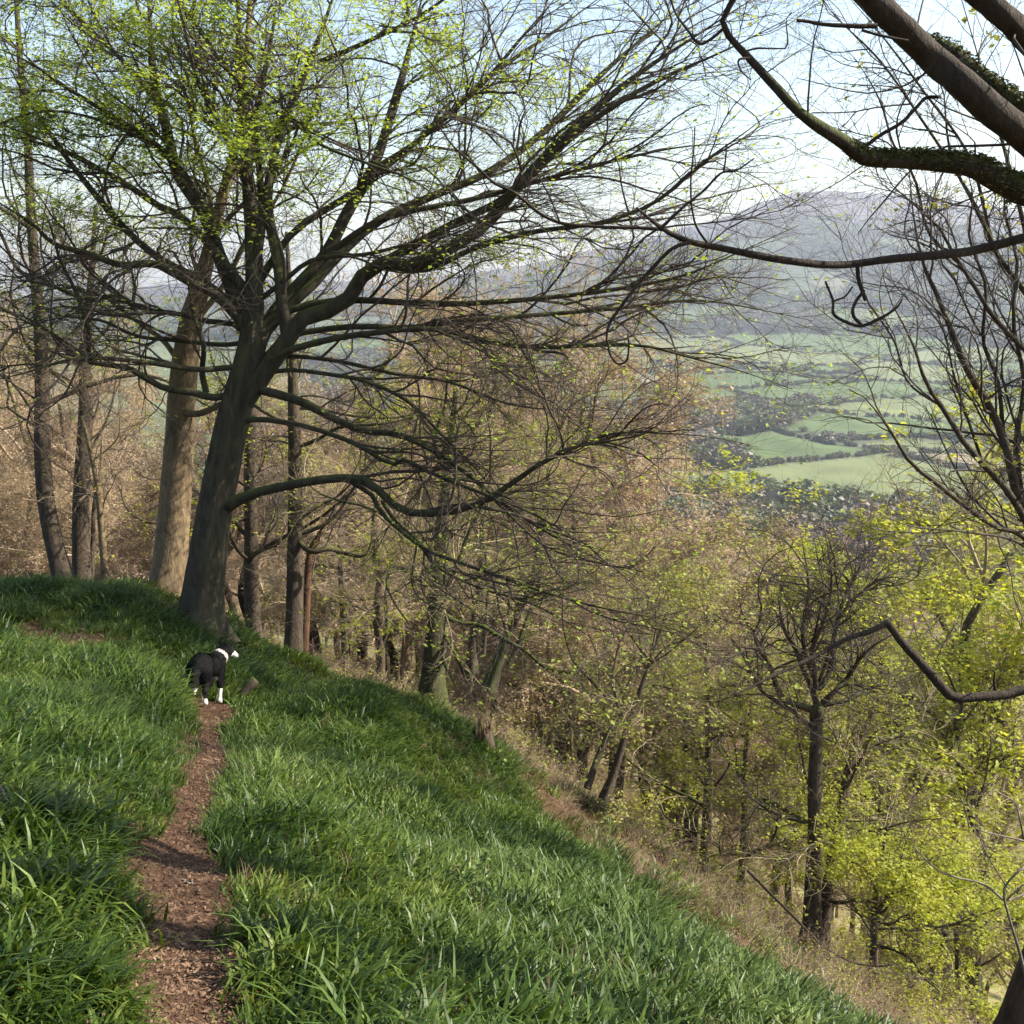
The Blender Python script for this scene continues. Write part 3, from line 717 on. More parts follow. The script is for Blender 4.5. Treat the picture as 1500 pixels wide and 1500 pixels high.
auto_tree("slim_tree", "thin slanting tree between the slim yellow-leaved one and the candelabra oak", [(1083, 1320), (1087, 1260), (1090, 1200), (1090, 1140), (1094, 1080), (1100, 1030)], [11, 10, 9, 8, 6, 3], 18.5, 64, 'oak', 'tw_olive', 'lf_yel', nl=16, L1=2.0, t0=.2, nleaf=3500, n2=90, n3=600, n4=3500, ang=65, flat=.5,
          limbs=[([(1090, 1155), (1110, 1168), (1135, 1178), (1165, 1195), (1190, 1205)], 8, 5, 17.6)])
auto_tree("oak_tree", "dark candelabra oak with bare reddish twig crown, rooted low on the right slope", [(1190, 1400), (1190, 1350), (1191, 1290), (1194, 1220), (1193, 1150), (1195, 1100), (1196, 1060), (1197, 1035)], [38, 27, 23, 21, 19, 18, 19, 22], 17, 65, 'oak', 'tw_dark', None, nl=0, n2=170, n3=1100, n4=6500, s2=1.8, s3=.85, s4=.32, up=-.005, fl=.3, wg=1.6, twr=.0035,
  limbs=[([(1194, 1040), (1165, 1032), (1145, 1020), (1136, 1000), (1130, 980), (1112, 950), (1104, 925), (1088, 900), (1080, 860)], 12, 3, 16.4),
         ([(1198, 1036), (1186, 1000), (1174, 975), (1165, 950), (1150, 925), (1142, 890), (1150, 850)], 10, 3, 17.8),
         ([(1196, 1010), (1192, 980), (1190, 950), (1205, 915), (1215, 880), (1218, 840), (1210, 790)], 9, 3, 16.6),
         ([(1200, 1010), (1215, 985), (1222, 940), (1228, 905), (1240, 870), (1260, 830), (1268, 790)], 9, 3, 17.6),
         ([(1204, 1030), (1225, 1010), (1242, 992), (1262, 962), (1285, 942), (1308, 930)], 8, 5, 16.2),
         ([(1204, 1034), (1240, 1025), (1265, 1012), (1290, 1004), (1320, 1006)], 8, 4, 17.2),
         ([(1194, 1070), (1165, 1045), (1140, 1030), (1112, 1008), (1096, 970), (1090, 930)], 7, 3, 17),
         ([(1196, 1000), (1180, 960), (1176, 915), (1185, 870), (1180, 820), (1172, 780)], 8, 3, 17.2),
         ([(1230, 905), (1250, 880), (1282, 850), (1300, 820)], 5, 2, 17.2),
         ([(1200, 1000), (1216, 950), (1225, 920), (1245, 905), (1270, 880)], 6, 2, 16.8),
         ([(1186, 1206), (1150, 1196), (1120, 1182), (1095, 1165)], 8, 5, 16.6)])
auto_tree("woodland_tree", "paler slanting trunk leaning close behind the candelabra oak", [(1203, 1402), (1206, 1350), (1214, 1290), (1224, 1230), (1234, 1180), (1242, 1130), (1262, 1080), (1290, 1020)], [24, 19, 17, 16, 14, 12, 9, 5], 17.8, 66, 'oak', 'tw_olive', 'lf_yel', nl=14, L1=2.6, t0=.35, nleaf=3200, n2=120, n3=800, n4=4500, flat=.45, ang=65,
          limbs=[([(1208, 1318), (1230, 1322), (1255, 1318), (1290, 1322), (1312, 1318)], 7, 5, 17)])
auto_tree("slim_tree", "short thin tree in the bright yellow-green leaves low at right", [(1280, 1455), (1280, 1400), (1281, 1350), (1283, 1310), (1290, 1260), (1300, 1210)], [13, 11, 10, 9, 6, 3], 17, 67, 'oak', 'tw_dark', 'lf_yel', nl=14, L1=1.8, t0=.2, nleaf=15000, n2=90, n3=600, n4=3500, ang=72, flat=.4,
          limbs=[([(1281, 1346), (1300, 1330), (1312, 1318)], 6, 3, 16.8)])

# ---- right-edge tree whose stems climb into the frame
auto_tree("sycamore_tree", "right-edge tree with bare stems fanning upward from a bottom corner trunk",
          [(1470, 1540), (1488, 1490), (1502, 1440), (1530, 1360), (1560, 1260), (1580, 1150), (1590, 1040), (1580, 930), (1560, 860)], [48, 42, 36, 32, 30, 28, 28, 27, 26], 10, 70, 'oak', 'tw_dark', 'lf_olive', nl=0, n2=190, n3=1300, n4=6500, s2=1.3, s3=.7, s4=.3, up=.05, fl=.1, nleaf=700, d1=8.6, twr=.0022, k=20,
  limbs=[([(1570, 900), (1530, 800), (1492, 732), (1476, 660), (1452, 600), (1420, 548), (1400, 500), (1372, 430), (1350, 380), (1336, 300), (1330, 220)], 20, 4, 9),
         ([(1570, 900), (1540, 830), (1500, 760), (1480, 724), (1440, 680), (1412, 648), (1380, 596), (1356, 560), (1336, 500), (1300, 430), (1290, 370)], 16, 3, 8.4),
         ([(1560, 860), (1500, 786), (1460, 772), (1412, 740), (1372, 708), (1332, 676), (1300, 624), (1264, 580), (1244, 571)], 10, 5, 8),
         ([(1560, 880), (1500, 800), (1420, 780), (1340, 772), (1300, 758), (1270, 740)], 6, 2, 7.8),
         ([(1580, 950), (1540, 620), (1510, 525), (1460, 472), (1436, 432), (1404, 384), (1372, 328), (1324, 288), (1292, 250), (1270, 180)], 16, 3, 9),
         ([(1580, 950), (1560, 560), (1510, 440), (1476, 400), (1452, 352), (1428, 300), (1404, 256), (1386, 220), (1388, 160), (1372, 110), (1350, 40)], 15, 4, 9.6),
         ([(1470, 640), (1462, 560), (1440, 500), (1444, 420), (1420, 350), (1424, 280), (1400, 200)], 7, 3, 8.8),
         ([(1500, 760), (1490, 650), (1500, 560), (1484, 470), (1490, 380), (1470, 300), (1480, 200), (1470, 120)], 9, 3, 9.4),
         ([(1404, 384), (1360, 340), (1340, 262), (1310, 215), (1290, 150), (1262, 100), (1230, 60)], 6, 2, 9.2),
         ([(1380, 596), (1330, 560), (1310, 500), (1270, 440), (1256, 400), (1240, 350)], 4, 2, 8.6),
         ([(1440, 680), (1400, 560), (1380, 480), (1330, 420), (1320, 380)], 5, 2, 9),
         ([(1580, 900), (1545, 560), (1500, 330), (1452, 150), (1400, -30)], 13, 4, 9.6),
         ([(1590, 900), (1600, 520), (1560, 280), (1500, 110), (1450, -30)], 12, 4, 9.2),
         ([(1452, 352), (1420, 230), (1350, 130), (1290, 50), (1220, -30)], 6, 2, 9),
         ([(1404, 256), (1350, 175), (1290, 90), (1230, 30), (1190, -20)], 5, 2, 9.6)])

# ---- near oak just outside the frame on the right: heavy boughs across the upper right corner
ob = np.array([4.3, 4.6, 0.]); ob[2] = H(ob[0], ob[1])-.1
root = empty("oak_tree", ob, "near oak outside the right edge, its heavy mossy boughs crossing the upper right corner", "tree")
tp = smooth_poly([ob, ob+[.1, 0, 2.5], ob+[.05, .1, 4.6], ob+[-.2, 0, 6.2], ob+[-.35, 0, 8.2], ob+[-.6, .1, 10.5]], 30)
V, F = trunk_mesh(tp, np.linspace(.30, .12, 30), 20, .35, .9, 6, 9); part("trunk", V, F, M['oak'], root)
D0 = 5.4
OB = [([(1740, 420), (1620, 320), (1520, 215), (1460, 168), (1412, 124), (1360, 80), (1320, 40), (1268, -10), (1200, -70)], [48, 46, 43, 42, 41, 40, 38, 37, 33], 0, 4.8, 'bough'),
      ([(1720, 380), (1600, 240), (1510, 165), (1460, 132), (1420, 104), (1392, 76), (1352, 54), (1290, 10), (1240, -40)], [32, 30, 28, 27, 27, 24, 16, 12, 10], 0, 5.8, 'mossy'),
      ([(1700, 250), (1600, 150), (1510, 62), (1480, 32), (1430, -10), (1370, -60)], [40, 38, 36, 35, 33, 30], 0, 5, 'bough'),
      ([(1700, 330), (1600, 320), (1510, 285), (1460, 262), (1420, 242), (1340, 234), (1268, 232), (1240, 210), (1180, 172), (1140, 132), (1100, 88), (1062, 45), (1062, 20), (1080, -8), (1100, -60)], [44, 42, 40, 36, 32, 27, 25, 22, 18, 15, 12, 10, 9, 9, 8], 0, 4.7, 'mossy'),
      ([(1720, 300), (1600, 330), (1510, 346), (1440, 364), (1392, 372), (1300, 380), (1256, 386), (1212, 388), (1140, 380), (1060, 364), (1012, 354), (972, 336), (932, 304)], [22, 18, 14, 13, 13, 12, 11, 11, 11, 10, 9, 7, 3], 0, 5.2, 'bough')]
AP, AR = [], []
for q, (tk, w0, w1, d1, mm) in enumerate(OB):
    P, Rd = pxline(tk, w0, w1, D0, d1, 44, seed=80+q, jit=.04); AP.append(P); AR.append(Rd)
    V, F = limb_mesh(P, Rd, 14, q, .07 if mm == 'mossy' else .045); part("limb", V, F, M[mm], root)
sec = [([(1062, 40), (1040, 58), (1024, 64), (1008, 45), (990, 20), (980, -10)], 5, 3, 4.8, 'bough'),
       ([(1098, 85), (1082, 88), (1086, 104), (1100, 117)], 4, 2, 4.7, 'bough'),
       ([(1284, 38), (1250, 38), (1210, 36), (1180, 31), (1168, 30)], 8, 5, 4.8, 'bough'),
       ([(1330, 60), (1290, 52), (1262, 44)], 4, 4, 4.8, 'bough'),
       ([(1268, 214), (1290, 198), (1320, 180), (1340, 160), (1356, 144), (1378, 142)], 6, 5, 5.1, 'bough'),
       ([(1012, 354), (985, 364), (960, 388), (938, 412), (912, 446), (892, 476), (888, 500)], [7, 6, 6, 5, 5, 4, 3], 0, 5.2, 'bough'),
       ([(890, 500), (894, 520), (905, 533), (918, 528), (921, 508), (920, 490)], 3.5, 3, 5.2, 'bough'),
       ([(968, 335), (1000, 304), (1030, 280), (1056, 254), (1078, 250), (1105, 232)], [5, 4, 4, 3.5, 3, 2], 0, 5.1, 'bough'),
       ([(1036, 356), (1020, 332), (1013, 300), (1012, 262), (1016, 220), (1018, 186)], 3.5, 2, 5.1, 'bough'),
       ([(1060, 252), (1063, 232), (1064, 214)], 3, 2, 5.1, 'bough'),
       ([(972, 336), (930, 333), (900, 333), (860, 331), (820, 326), (790, 312), (756, 284), (724, 268), (700, 246), (664, 214), (640, 180)], [6, 5.5, 5.5, 5, 5, 5, 5, 4.5, 4, 3, 2], 0, 5.5, 'bough'),
       ([(1256, 386), (1258, 410), (1268, 440)], 6, 6, 5.2, 'bough'),
       ([(1266, 425), (1252, 445), (1250, 462), (1262, 476)], 5, 5, 5.2, 'bough'),
       ([(1209, 412), (1220, 440), (1221, 460), (1240, 472), (1262, 477), (1290, 466), (1312, 452), (1322, 438)], [3, 4, 5, 5, 5, 5, 4, 2], 0, 5.2, 'bough'),
       ([(1222, 441), (1238, 434), (1249, 420)], 3, 2.5, 5.2, 'bough'),
       ([(820, 326), (806, 290), (780, 240), (760, 190)], 3, 1.5, 5.4, 'bough'),
       ([(1150, 71), (1154, 60), (1152, 30), (1160, 18)], 2.5, 1.5, 4.95, 'bough'),
       ([(1090, 76), (1108, 71), (1130, 71), (1150, 71)], 3.5, 2, 4.95, 'bough')]
for q, (tk, w0, w1, d1, mm) in enumerate(sec):
    P, Rd = pxline(tk, w0, w1, d1, d1, 44, seed=120+q, jit=.02)
    V, F = limb_mesh(P, Rd, 7, q, .06); part("branch", V, F, M[mm], root); AP.append(P); AR.append(Rd)
rng = np.random.default_rng(17)
(V, F), TP, _ = crown(rng, np.array(AP[:4]+AP[5:9]), np.array(AR[:4]+AR[5:9]), [dict(count=26, length=.9, ang=50, seg=8, wig=.2, up=.02, rr=.008, sides=5, rend=.3), dict(count=110, length=.35, ang=40, seg=5, wig=.2, rr=.007, sides=4, rend=.4)])
part("crown", V, F, M['tw_dark'], root, kind="stuff")
# moss clumps along the mossy boughs: small tufts on the upper side
P, Rd = AP[3], AR[3]; mp = []
for P, Rd, lo, hi, cnt in ((AP[3], AR[3], .12, .62, 5200), (AP[1], AR[1], .2, .75, 2600)):
    f = (lo+(hi-lo)*rng.random(cnt))*(len(P)-1); i = f.astype(int); fr = (f-i)[:, None]
    c = P[i]*(1-fr)+P[i+1]*fr; T = unit(P[i+1]-P[i]); upv = unit(np.array([0, 0, 1.])-T*T[:, 2:3]); sd_ = np.cross(T, upv)
    a = rng.normal(0, 1.0, cnt)[:, None]
    nn = upv*np.cos(a)+sd_*np.sin(a)
    mp.append(c+nn*(Rd[i]*(1.0+.25*rng.random(cnt)))[:, None])
V, F = leaves(rng, np.vstack(mp), .017, .004, horiz=.1)
part("moss", V, F, M['moss'], root, kind="stuff", smooth=False)

# ---- broken bough hanging in from the right, lower down
root_t = empty("ash_tree", [5.2, 6.4, H(5.2, 6.4)], "tree outside the right edge reaching in with one broken elbowed bough across the lower right", "tree")
tp = smooth_poly([np.array(root_t.location), np.array(root_t.location)+[0, 0, 2.5], np.array(root_t.location)+[.1, .1, 5.2], np.array(root_t.location)+[.1, .2, 8]], 20)
V, F = trunk_mesh(tp, np.linspace(.2, .07, 20), 14, .3, .7, 5, 3); part("trunk", V, F, M['oak'], root_t)
for q, (tk, w0) in enumerate([([(1900, 960), (1700, 980), (1510, 1008), (1470, 1018), (1440, 1020), (1400, 1022), (1382, 1008), (1350, 972), (1325, 945), (1310, 925), (1300, 912)], [22, 19, 17, 15, 14, 14, 15, 13, 12, 11, 10]),
                                  ([(1302, 912), (1270, 926), (1240, 936), (1180, 968), (1120, 996), (1075, 1019)], [9, 8, 7, 6, 4, 2]),
                                  ([(1460, 1015), (1456, 1002), (1457, 985)], [6, 4, 2]), ([(1400, 1014), (1390, 990), (1380, 975)], [4, 3, 2])]):
    P, Rd = pxline(tk, w0, None, 6.6, 6.3, 40, seed=q); V, F = limb_mesh(P, Rd, 9, q, .06); part("limb", V, F, M['bough'], root_t)

# ------------------------------------------------------------------ background woods: prototypes, then copies that share mesh data
def proto(name, seed, height, tm, lm, bm, n1=14, n2=110, n3=800, n4=4500, nleaf=0, lsize=.12, spread=1., up=.05, wid=.34, twr=.006, ang=48, t0=.25, flat=.9, trr=.018):
    rg = np.random.default_rng(seed)
    pts = [np.array([0, 0, -.6])]
    for k in range(1, 7): pts.append(np.array([rg.normal(0, .02)*height*k/3, rg.normal(0, .02)*height*k/3, height*.82*k/6]))
    P = smooth_poly(pts, 24); Rd = np.linspace(trr, trr*.25, 24)*height
    meshes = [("trunk", mk_mesh(name+"_trunk", *trunk_mesh(P, Rd, 8, .3, .7, 5, seed), [M[bm]]), None)]
    A, Ar = grow(rg, P[None], Rd[None], n1, height*wid, ang, 10, wig=.12, up=up, flat=flat, rr=.014, t0=t0, fall=.3, rend=.25, rfac=.6)
    parts = [tubes(A, Ar, 5)]
    lv = [dict(count=n2, length=height*.15, ang=42, seg=6, wig=.2, up=up*.6, flat=flat, rr=.011, t0=.15, fall=.3, sides=4, rend=.35),
          dict(count=n3, length=height*.075, ang=42, seg=4, wig=.22, up=.05, flat=flat, rr=.009, t0=.1, fall=.3, sides=3, rend=.45, rmin=twr*1.5),
          dict(count=n4, length=height*.036, ang=40, seg=2, wig=.2, up=.05, flat=flat, rr=.008, t0=.1, fall=.2, sides=3, rend=.6, rmin=twr)]
    (V, F), TP, _ = crown(rg, A, Ar, lv); parts.append((V, F))
    meshes.append(("crown", mk_mesh(name+"_crown", *joinm(parts), [M[tm]]), "stuff"))
    if nleaf:
        q = tip_points(rg, TP, int(nleaf*1.5), .2); cl = wob(q[:, 0]*.6+seed, q[:, 2]*2.4+q[:, 1]*.4, 1.1)
        if lm in ('lf_tan', 'lf_red'): cl = cl*.3+.6
        q = q[rg.random(len(q)) < np.clip(.45+.85*cl, .02, 1)]
        q = np.repeat(q[:len(q)//3], 3, 0)
        V, F = leaves(rg, q, lsize, lsize*.55, horiz=.5); meshes.append(("foliage", mk_mesh(name+"_foliage", V, F, [M[lm]], False), "stuff"))
    return meshes
tops = {}
PR = {
 'tan':   [proto("tan", 201, 13, 'tw_tan', 'lf_tan', 'oak', n1=20, n4=7500, n3=1300, wid=.36, twr=.0085, up=.05, nleaf=19000, lsize=.085), proto("tan", 202, 13, 'tw_tan', 'lf_tan', 'pale', n1=18, n4=7000, n3=1200, wid=.40, twr=.0085, up=.03, nleaf=16000, lsize=.085)],
 'red':   [proto("red", 203, 12, 'tw_red', 'lf_red', 'oak', n1=16, n4=7000, n3=1200, wid=.38, twr=.0075, up=.06, nleaf=10000, lsize=.08)],
 'olive': [proto("olive", 204, 12, 'tw_olive', 'lf_olive', 'mossy', nleaf=8000, lsize=.12, wid=.38), proto("olive", 205, 11, 'tw_olive', 'lf_olive', 'oak', nleaf=6500, lsize=.13, wid=.42, flat=.6)],
 'yel':   [proto("yel", 206, 11, 'tw_olive', 'lf_yel', 'oak', nleaf=12000, lsize=.115, wid=.38, flat=.55, n4=2800), proto("yel", 207, 10, 'tw_dark', 'lf_yel', 'mossy', nleaf=10000, lsize=.12, wid=.42, flat=.5, n4=2800)],
}
def place(kind, x, y, h, yaw, label, group, cat="tree", name=None, var=0, sink=0.):
    ms = PR[kind][var % len(PR[kind])]; H0 = {'tan': 13, 'red': 12, 'olive': 12, 'yel': 11}[kind]
    r = empty(name or {'tan': 'bare_tree', 'red': 'bare_tree', 'olive': 'budding_tree', 'yel': 'leafy_tree'}[kind], (x, y, float(H(x, y))-sink), label, cat, group)
    r.rotation_euler = (0, 0, yaw); s = h/H0; r.scale = (s, s, s)
    for nm, me, kd in ms:
        o = link(nm, me, parent=r, kind=kd)
    return r
SKX = [-200, 0, 100, 250, 420, 560, 680, 780, 860, 930, 1000, 1060, 1110, 1180, 1300, 1345, 1420, 1500, 1700]
SKY = [455, 460, 470, 430, 400, 350, 340, 395, 450, 535, 600, 665, 755, 765, 760, 700, 620, 560, 520]
LOOK = {'tan': "bare tan-twigged tree", 'red': "bare reddish-twigged tree", 'olive': "budding olive-green tree", 'yel': "bright yellow-green leafy tree"}
MARK = [(110, "behind the leftmost slim trunks"), (215, "left of the pale sunlit trunk"), (330, "behind the two thick trunks"), (470, "behind the straight dark trunks"), (600, "behind the slender clearing trees"), (700, "behind the ivy-wrapped trunk"),
        (820, "behind the leaning forked tree"), (960, "above the low crossing stems"), (1090, "behind the slim yellow-leaved tree"), (1230, "behind the candelabra oak"), (1360, "behind the elbowed broken bough"), (9999, "behind the right-edge fanning stems")]
def lab(kind, px, r_):
    m_ = next(b for a, b in MARK if px < a)
    dd = "in the nearest row" if r_ < 42 else "in the second row" if r_ < 75 else "farther down the wood" if r_ < 150 else "far below at the valley foot"
    return f"{LOOK[kind]} {m_}, {dd}"
rng = np.random.default_rng(77)
placed = []
tries = 0
while len(placed) < 250 and tries < 30000:
    tries += 1
    r_ = 24*(420/24)**(rng.random()**1.0); a_ = R(rng.uniform(-31, 32))
    x_, y_ = r_*math.sin(a_), r_*math.cos(a_)
    px = 750+FOC*math.tan(a_)
    md = max(3.2, r_*.062)
    if r_ < 34: continue
    if any((x_-p[0])**2+(y_-p[1])**2 < md*md for p in placed): continue
    z_ = float(H(x_, y_)); h = rng.uniform(9, 15)
    sky_y = np.interp(px, SKX, SKY)+rng.uniform(0, 50)
    wpx = h*.36/r_*FOC*.6
    sky_y = max(sky_y, np.interp(px-wpx, SKX, SKY), np.interp(px+wpx, SKX, SKY))
    v = (750-sky_y)/FOC; k_ = (-SP+v*CP)/(CP+v*SP); zmax = k_*y_
    if z_+h*.98 > zmax: h = (zmax-z_)/.98
    if h < 5: continue
    if px < 430: kind = rng.choice(['tan', 'red', 'olive', 'yel'], p=[.5, .28, .15, .07])
    elif px < 1000: kind = rng.choice(['tan', 'red', 'olive', 'yel'], p=[.46, .10, .32, .12]) if r_ < 50 else rng.choice(['tan', 'red', 'olive', 'yel'], p=[.80, .12, .06, .02])
    elif px < 1340: kind = rng.choice(['tan', 'red', 'olive', 'yel'], p=[.40, .36, .14, .10])
    else: kind = rng.choice(['tan', 'olive', 'yel'], p=[.08, .27, .65])
    if px > 940 and r_ < 42: kind = rng.choice(['olive', 'yel'], p=[.4, .6])
    placed.append((x_, y_)); lb = lab(kind, px, r_)
    place(kind, x_, y_, h, rng.random()*6.28, lb, "trees: "+lb, var=int(rng.integers(0, 2)))
# trees that show singly
def place_px(kind, px, d, top_y, label, var=0, yaw=0., name=None, wide=1.):
    p = W(px, 900, d); x_, y_ = p[0], p[1]
    y_ = d/ (CP + .2*SP); x_ = (px-750)/FOC*d
    z_ = float(H(x_, y_)); v = (750-top_y)/FOC; k_ = (-SP+v*CP)/(CP+v*SP)
    h = (k_*y_-z_)
    r = place(kind, x_, y_, h, yaw, label, None, var=var, name=name); s = r.scale[0]; r.scale = (s*wide, s*wide, s)
    return r
place_px('tan', 560, 54, 385, "tan-twigged tree rising behind the slender trees of the clearing, beneath the long level limbs", 1, 3., wide=1.1)
place_px('tan', 690, 47, 395, "tall dense tan tree right behind the ivy-wrapped trunk", 0, 5., wide=1.15)
place_px('tan', 835, 42, 470, "dense tan tree between the tall middle one and the rounded one at the valley view", 1, 2.5, wide=1.2)
place_px('tan', 1030, 41, 700, "small rounded tan tree under the lower edge of the green valley fields", 0, 1.5, wide=1.2)
place_px('yel', 1495, 27, 860, "yellow-green tree cut by the right edge, below the fanning stems", 1, 1.9)
place_px('olive', 1510, 38, 740, "olive tree cut by the right edge behind the fanning stems", 0, 2.4)
place_px('olive', 1470, 20, 1180, "olive bushy tree in the far bottom right behind the pale dead sapling", 1, 0.4)
place_px('yel', 1385, 42, 705, "yellow-green tree with its tip beside the fanning stems, just right of the valley fields", 0, 4.2)
place_px('yel', 1335, 36, 790, "yellow-green tree right of the rounded reddish tree", 1, 2.9)
place_px('tan', 905, 43, 550, "broad rounded tan-twigged tree whose crown edge meets the open valley view", 0, 1., wide=1.25)
place_px('tan', 760, 50, 420, "tall tan-twigged tree standing behind the beech's long sprays in the middle", 1, 2.)
place_px('tan', 985, 44, 655, "low tan-twigged tree just left of the bright green tree by the valley view", 1, .3, wide=1.2)
place_px('tan', 620, 58, 400, "bare tan tree in the middle wood seen between the beech limbs", 0, 4.)
place_px('yel', 1085, 60, 715, "bright yellow-green tree just below the green valley fields", 1, .5)
place_px('red', 1235, 70, 800, "bare rounded reddish tree behind the candelabra oak's crown", 0, .8, wide=1.2)
place_px('yel', 1450, 30, 625, "tall yellow-green leafy tree at the right edge behind the dark fanning stems", 0, 2.2)
place_px('yel', 1395, 26, 890, "yellow-green leafy tree behind the elbowed broken bough", 1, 1.2)
place_px('yel', 1330, 21, 1190, "low bright yellow-green bushy tree at the bottom right below the bare twigs", 0, .2, wide=1.3)
place_px('yel', 1420, 19, 1230, "sunlit yellow-green bushy tree in the bottom right corner", 1, 3.2, wide=1.3)
place_px('olive', 790, 34, 830, "olive-leaved tree behind the rotten stump", 1, 5.)
place_px('olive', 960, 39, 790, "olive budding tree in front of the tan crowns in the middle of the slope", 0, 1.7)

# ------------------------------------------------------------------ valley trees and woods
def clump(seed, m):
    rg = np.random.default_rng(seed); n = 260
    u = unit(rg.normal(0, 1, (n, 3))); c = u*(rg.random(n)**.4)[:, None]*np.array([.5, .5, .42])+[0, 0, .5]
    c += .07*np.stack([np.sin(c[:, 1]*17+seed), np.cos(c[:, 2]*15), np.sin(c[:, 0]*16)], 1)
    V, F = leaves(rg, c, .22, .0, horiz=0); V[:, 2] = np.maximum(V[:, 2], 0.02)
    tv, tf = limb_mesh(np.array([[0, 0, -.15], [0, 0, .3], [0, 0, .6]]), np.array([.035, .03, .01]), 5)
    Vj, Fj = joinm([(V, F), (tv, tf)])
    return mk_mesh("hedgerow_tree", Vj, Fj, [m], False)
M['lf_far'] = leaf_mat("distant_green_leaf", (.075, .095, .045), (.12, .145, .065), (.17, .20, .085), .2)
M['lf_farb'] = leaf_mat("distant_bare_crown", (.10, .085, .065), (.15, .125, .095), (.20, .165, .12), .1)
CL = [clump(1, M['lf_far']), clump(2, M['lf_farb']), clump(3, M['lf_far']), clump(4, M['lf_farb'])]
rg = np.random.default_rng(88)
n = 60000; r_ = rg.uniform(360, 1900, n); a_ = np.radians(rg.uniform(3, 27, n)); x = r_*np.sin(a_); y = r_*np.cos(a_)
fid, d1, d2 = field_info(x, y)
hedge = (d2-d1 < 7); wood = (scol[fid] >= .88)
c1 = np.where(hedge & (rg.random(n) < .5))[0][:85]
for k in c1:
    hgt = rg.uniform(4, 9); pxk = 750+FOC*x[k]/y[k]
    hl = "small hazy hedgerow tree in the "+("nearest" if r_[k] < 700 else "middle" if r_[k] < 1100 else "farthest")+" valley fields, "+("left side of the view" if pxk < 1020 else "under the hill top" if pxk < 1200 else "right of the hill top" if pxk < 1350 else "behind the right-edge stems")
    o = link("hedgerow_tree", CL[int(rg.integers(0, 4))], loc=(x[k], y[k], float(H(x[k], y[k]))-.5), label=hl, cat="tree", group="hedgerow trees: "+hl)
    o.scale = (hgt*1.05, hgt*1.05, hgt); o.rotation_euler = (0, 0, rg.random()*6.28)
# hedges: short scrub strung along every field edge
nh = 420000; rh = np.sqrt(rg.uniform(360**2, 1750**2, nh)); ah = np.radians(rg.uniform(-8, 28, nh)); xh = rh*np.sin(ah); yh = rh*np.cos(ah)
_, e1, e2 = field_info(xh, yh); hs = np.where(e2-e1 < 1.3)[0][:7000]
hobs = [bpy.data.objects.new("hedge_clump", c) for c in CL]
hr = np.zeros((len(hs), 3)); hr[:, 2] = rg.random(len(hs))*6.28
scatter_gn("hedges", hobs, np.stack([xh[hs], yh[hs], H(xh[hs], yh[hs])-.3], 1), hr, rg.uniform(2.2, 4.8, len(hs)), rg.integers(0, 4, len(hs)), "thin hedges dividing the green valley fields", "hedge")
# woods as one mass
r_ = rg.uniform(360, 3100, n); a_ = np.radians(rg.uniform(-29, 28, n)); x = r_*np.sin(a_); y = r_*np.cos(a_)
fid, d1, d2 = field_info(x, y); px = 750+FOC*np.tan(a_)
w_ = (scol[fid] >= .93) | ((r_ > 1650+250*wob(x, y, .004)) & (wob(x, y, .012) < .35)) | ((r_ < 480) & (r_ > 380) & (rg.random(n) < .5))
sel = np.where(w_ & (rg.random(n) < np.where(r_ > 1700, .5, .9)))[0][:9000]
P = np.stack([x[sel], y[sel], H(x[sel], y[sel])], 1)
cobs = [bpy.data.objects.new("crown_clump", c) for c in CL]
rot = np.zeros((len(sel), 3)); rot[:, 2] = rg.random(len(sel))*6.28
scatter_gn("valley_woods", cobs, P, rot, rg.uniform(8, 15, len(sel))*np.where(r_[sel] > 1700, 1.5, 1), rg.integers(0, 4, len(sel)), "hazy far woods and thick hedges across the valley and its far slope", "woodland")

# ------------------------------------------------------------------ undergrowth on the slope beyond the grass edge
def bramble(seed):
    rg = np.random.default_rng(seed)
    n = 26; P0 = np.zeros((n, 7, 3)); a = rg.random(n)*6.28; el = rg.uniform(.3, 1.3, n); p = np.stack([rg.normal(0, .12, n), rg.normal(0, .12, n), np.full(n, -.05)], 1)
    d = np.stack([np.cos(a)*np.cos(el), np.sin(a)*np.cos(el), np.sin(el)], 1)
    for s_ in range(7):
        P0[:, s_] = p; d = unit(d+rg.normal(0, .15, (n, 3))+[0, 0, -.08]); p = p+d*.16
    R0 = np.linspace(.005, .002, 7)[None]*np.ones((n, 1))
    a_, b2 = grow(rg, P0, R0, 170, .35, 45, 3, wig=.25, rr=.006, rmin=.002)
    V1, F1 = joinm([tubes(P0, R0, 3), tubes(a_, b2, 3)])
    V2, F2 = leaves(rg, tip_points(rg, a_, 120, .1), .05, .03)
    V, F = joinm([(V1, F1), (V2, F2)])
    fm = np.concatenate([np.zeros(sum(len(f) for f in F[:-1]), int), np.ones(len(F[-1]), int)])
    return V, F, fm
bpr = []
for k, (tw, lf) in enumerate((('tw_tan', 'lf_olive'), ('tw_red', 'litter'), ('tw_olive', 'lf_yel'))):
    V, F, fm = bramble(300+k); bpr.append(bpy.data.objects.new("undergrowth_bush", mk_mesh("undergrowth_bush", V, F, [M[tw], M[lf]], False, fmat=fm)))
n = 5200; r_ = rg.uniform(10, 75, n)**1.0; a_ = np.radians(rg.uniform(-32, 32, n)); x = r_*np.sin(a_); y = r_*np.cos(a_); s = x+.37*np.clip(y, -50, 16)
keep = ((s > 4.8+1.5*wob(x, y, .9)) | (y > 19.5)) & (rg.random(n) < .75)
x, y, s = x[keep], y[keep], s[keep]
rot = np.zeros((len(x), 3)); rot[:, 2] = rg.random(len(x))*6.28
hgt = rg.uniform(.5, 1.3, len(x))*np.clip(np.where(y > 19, 1., (s-5)/6), .28, 1)
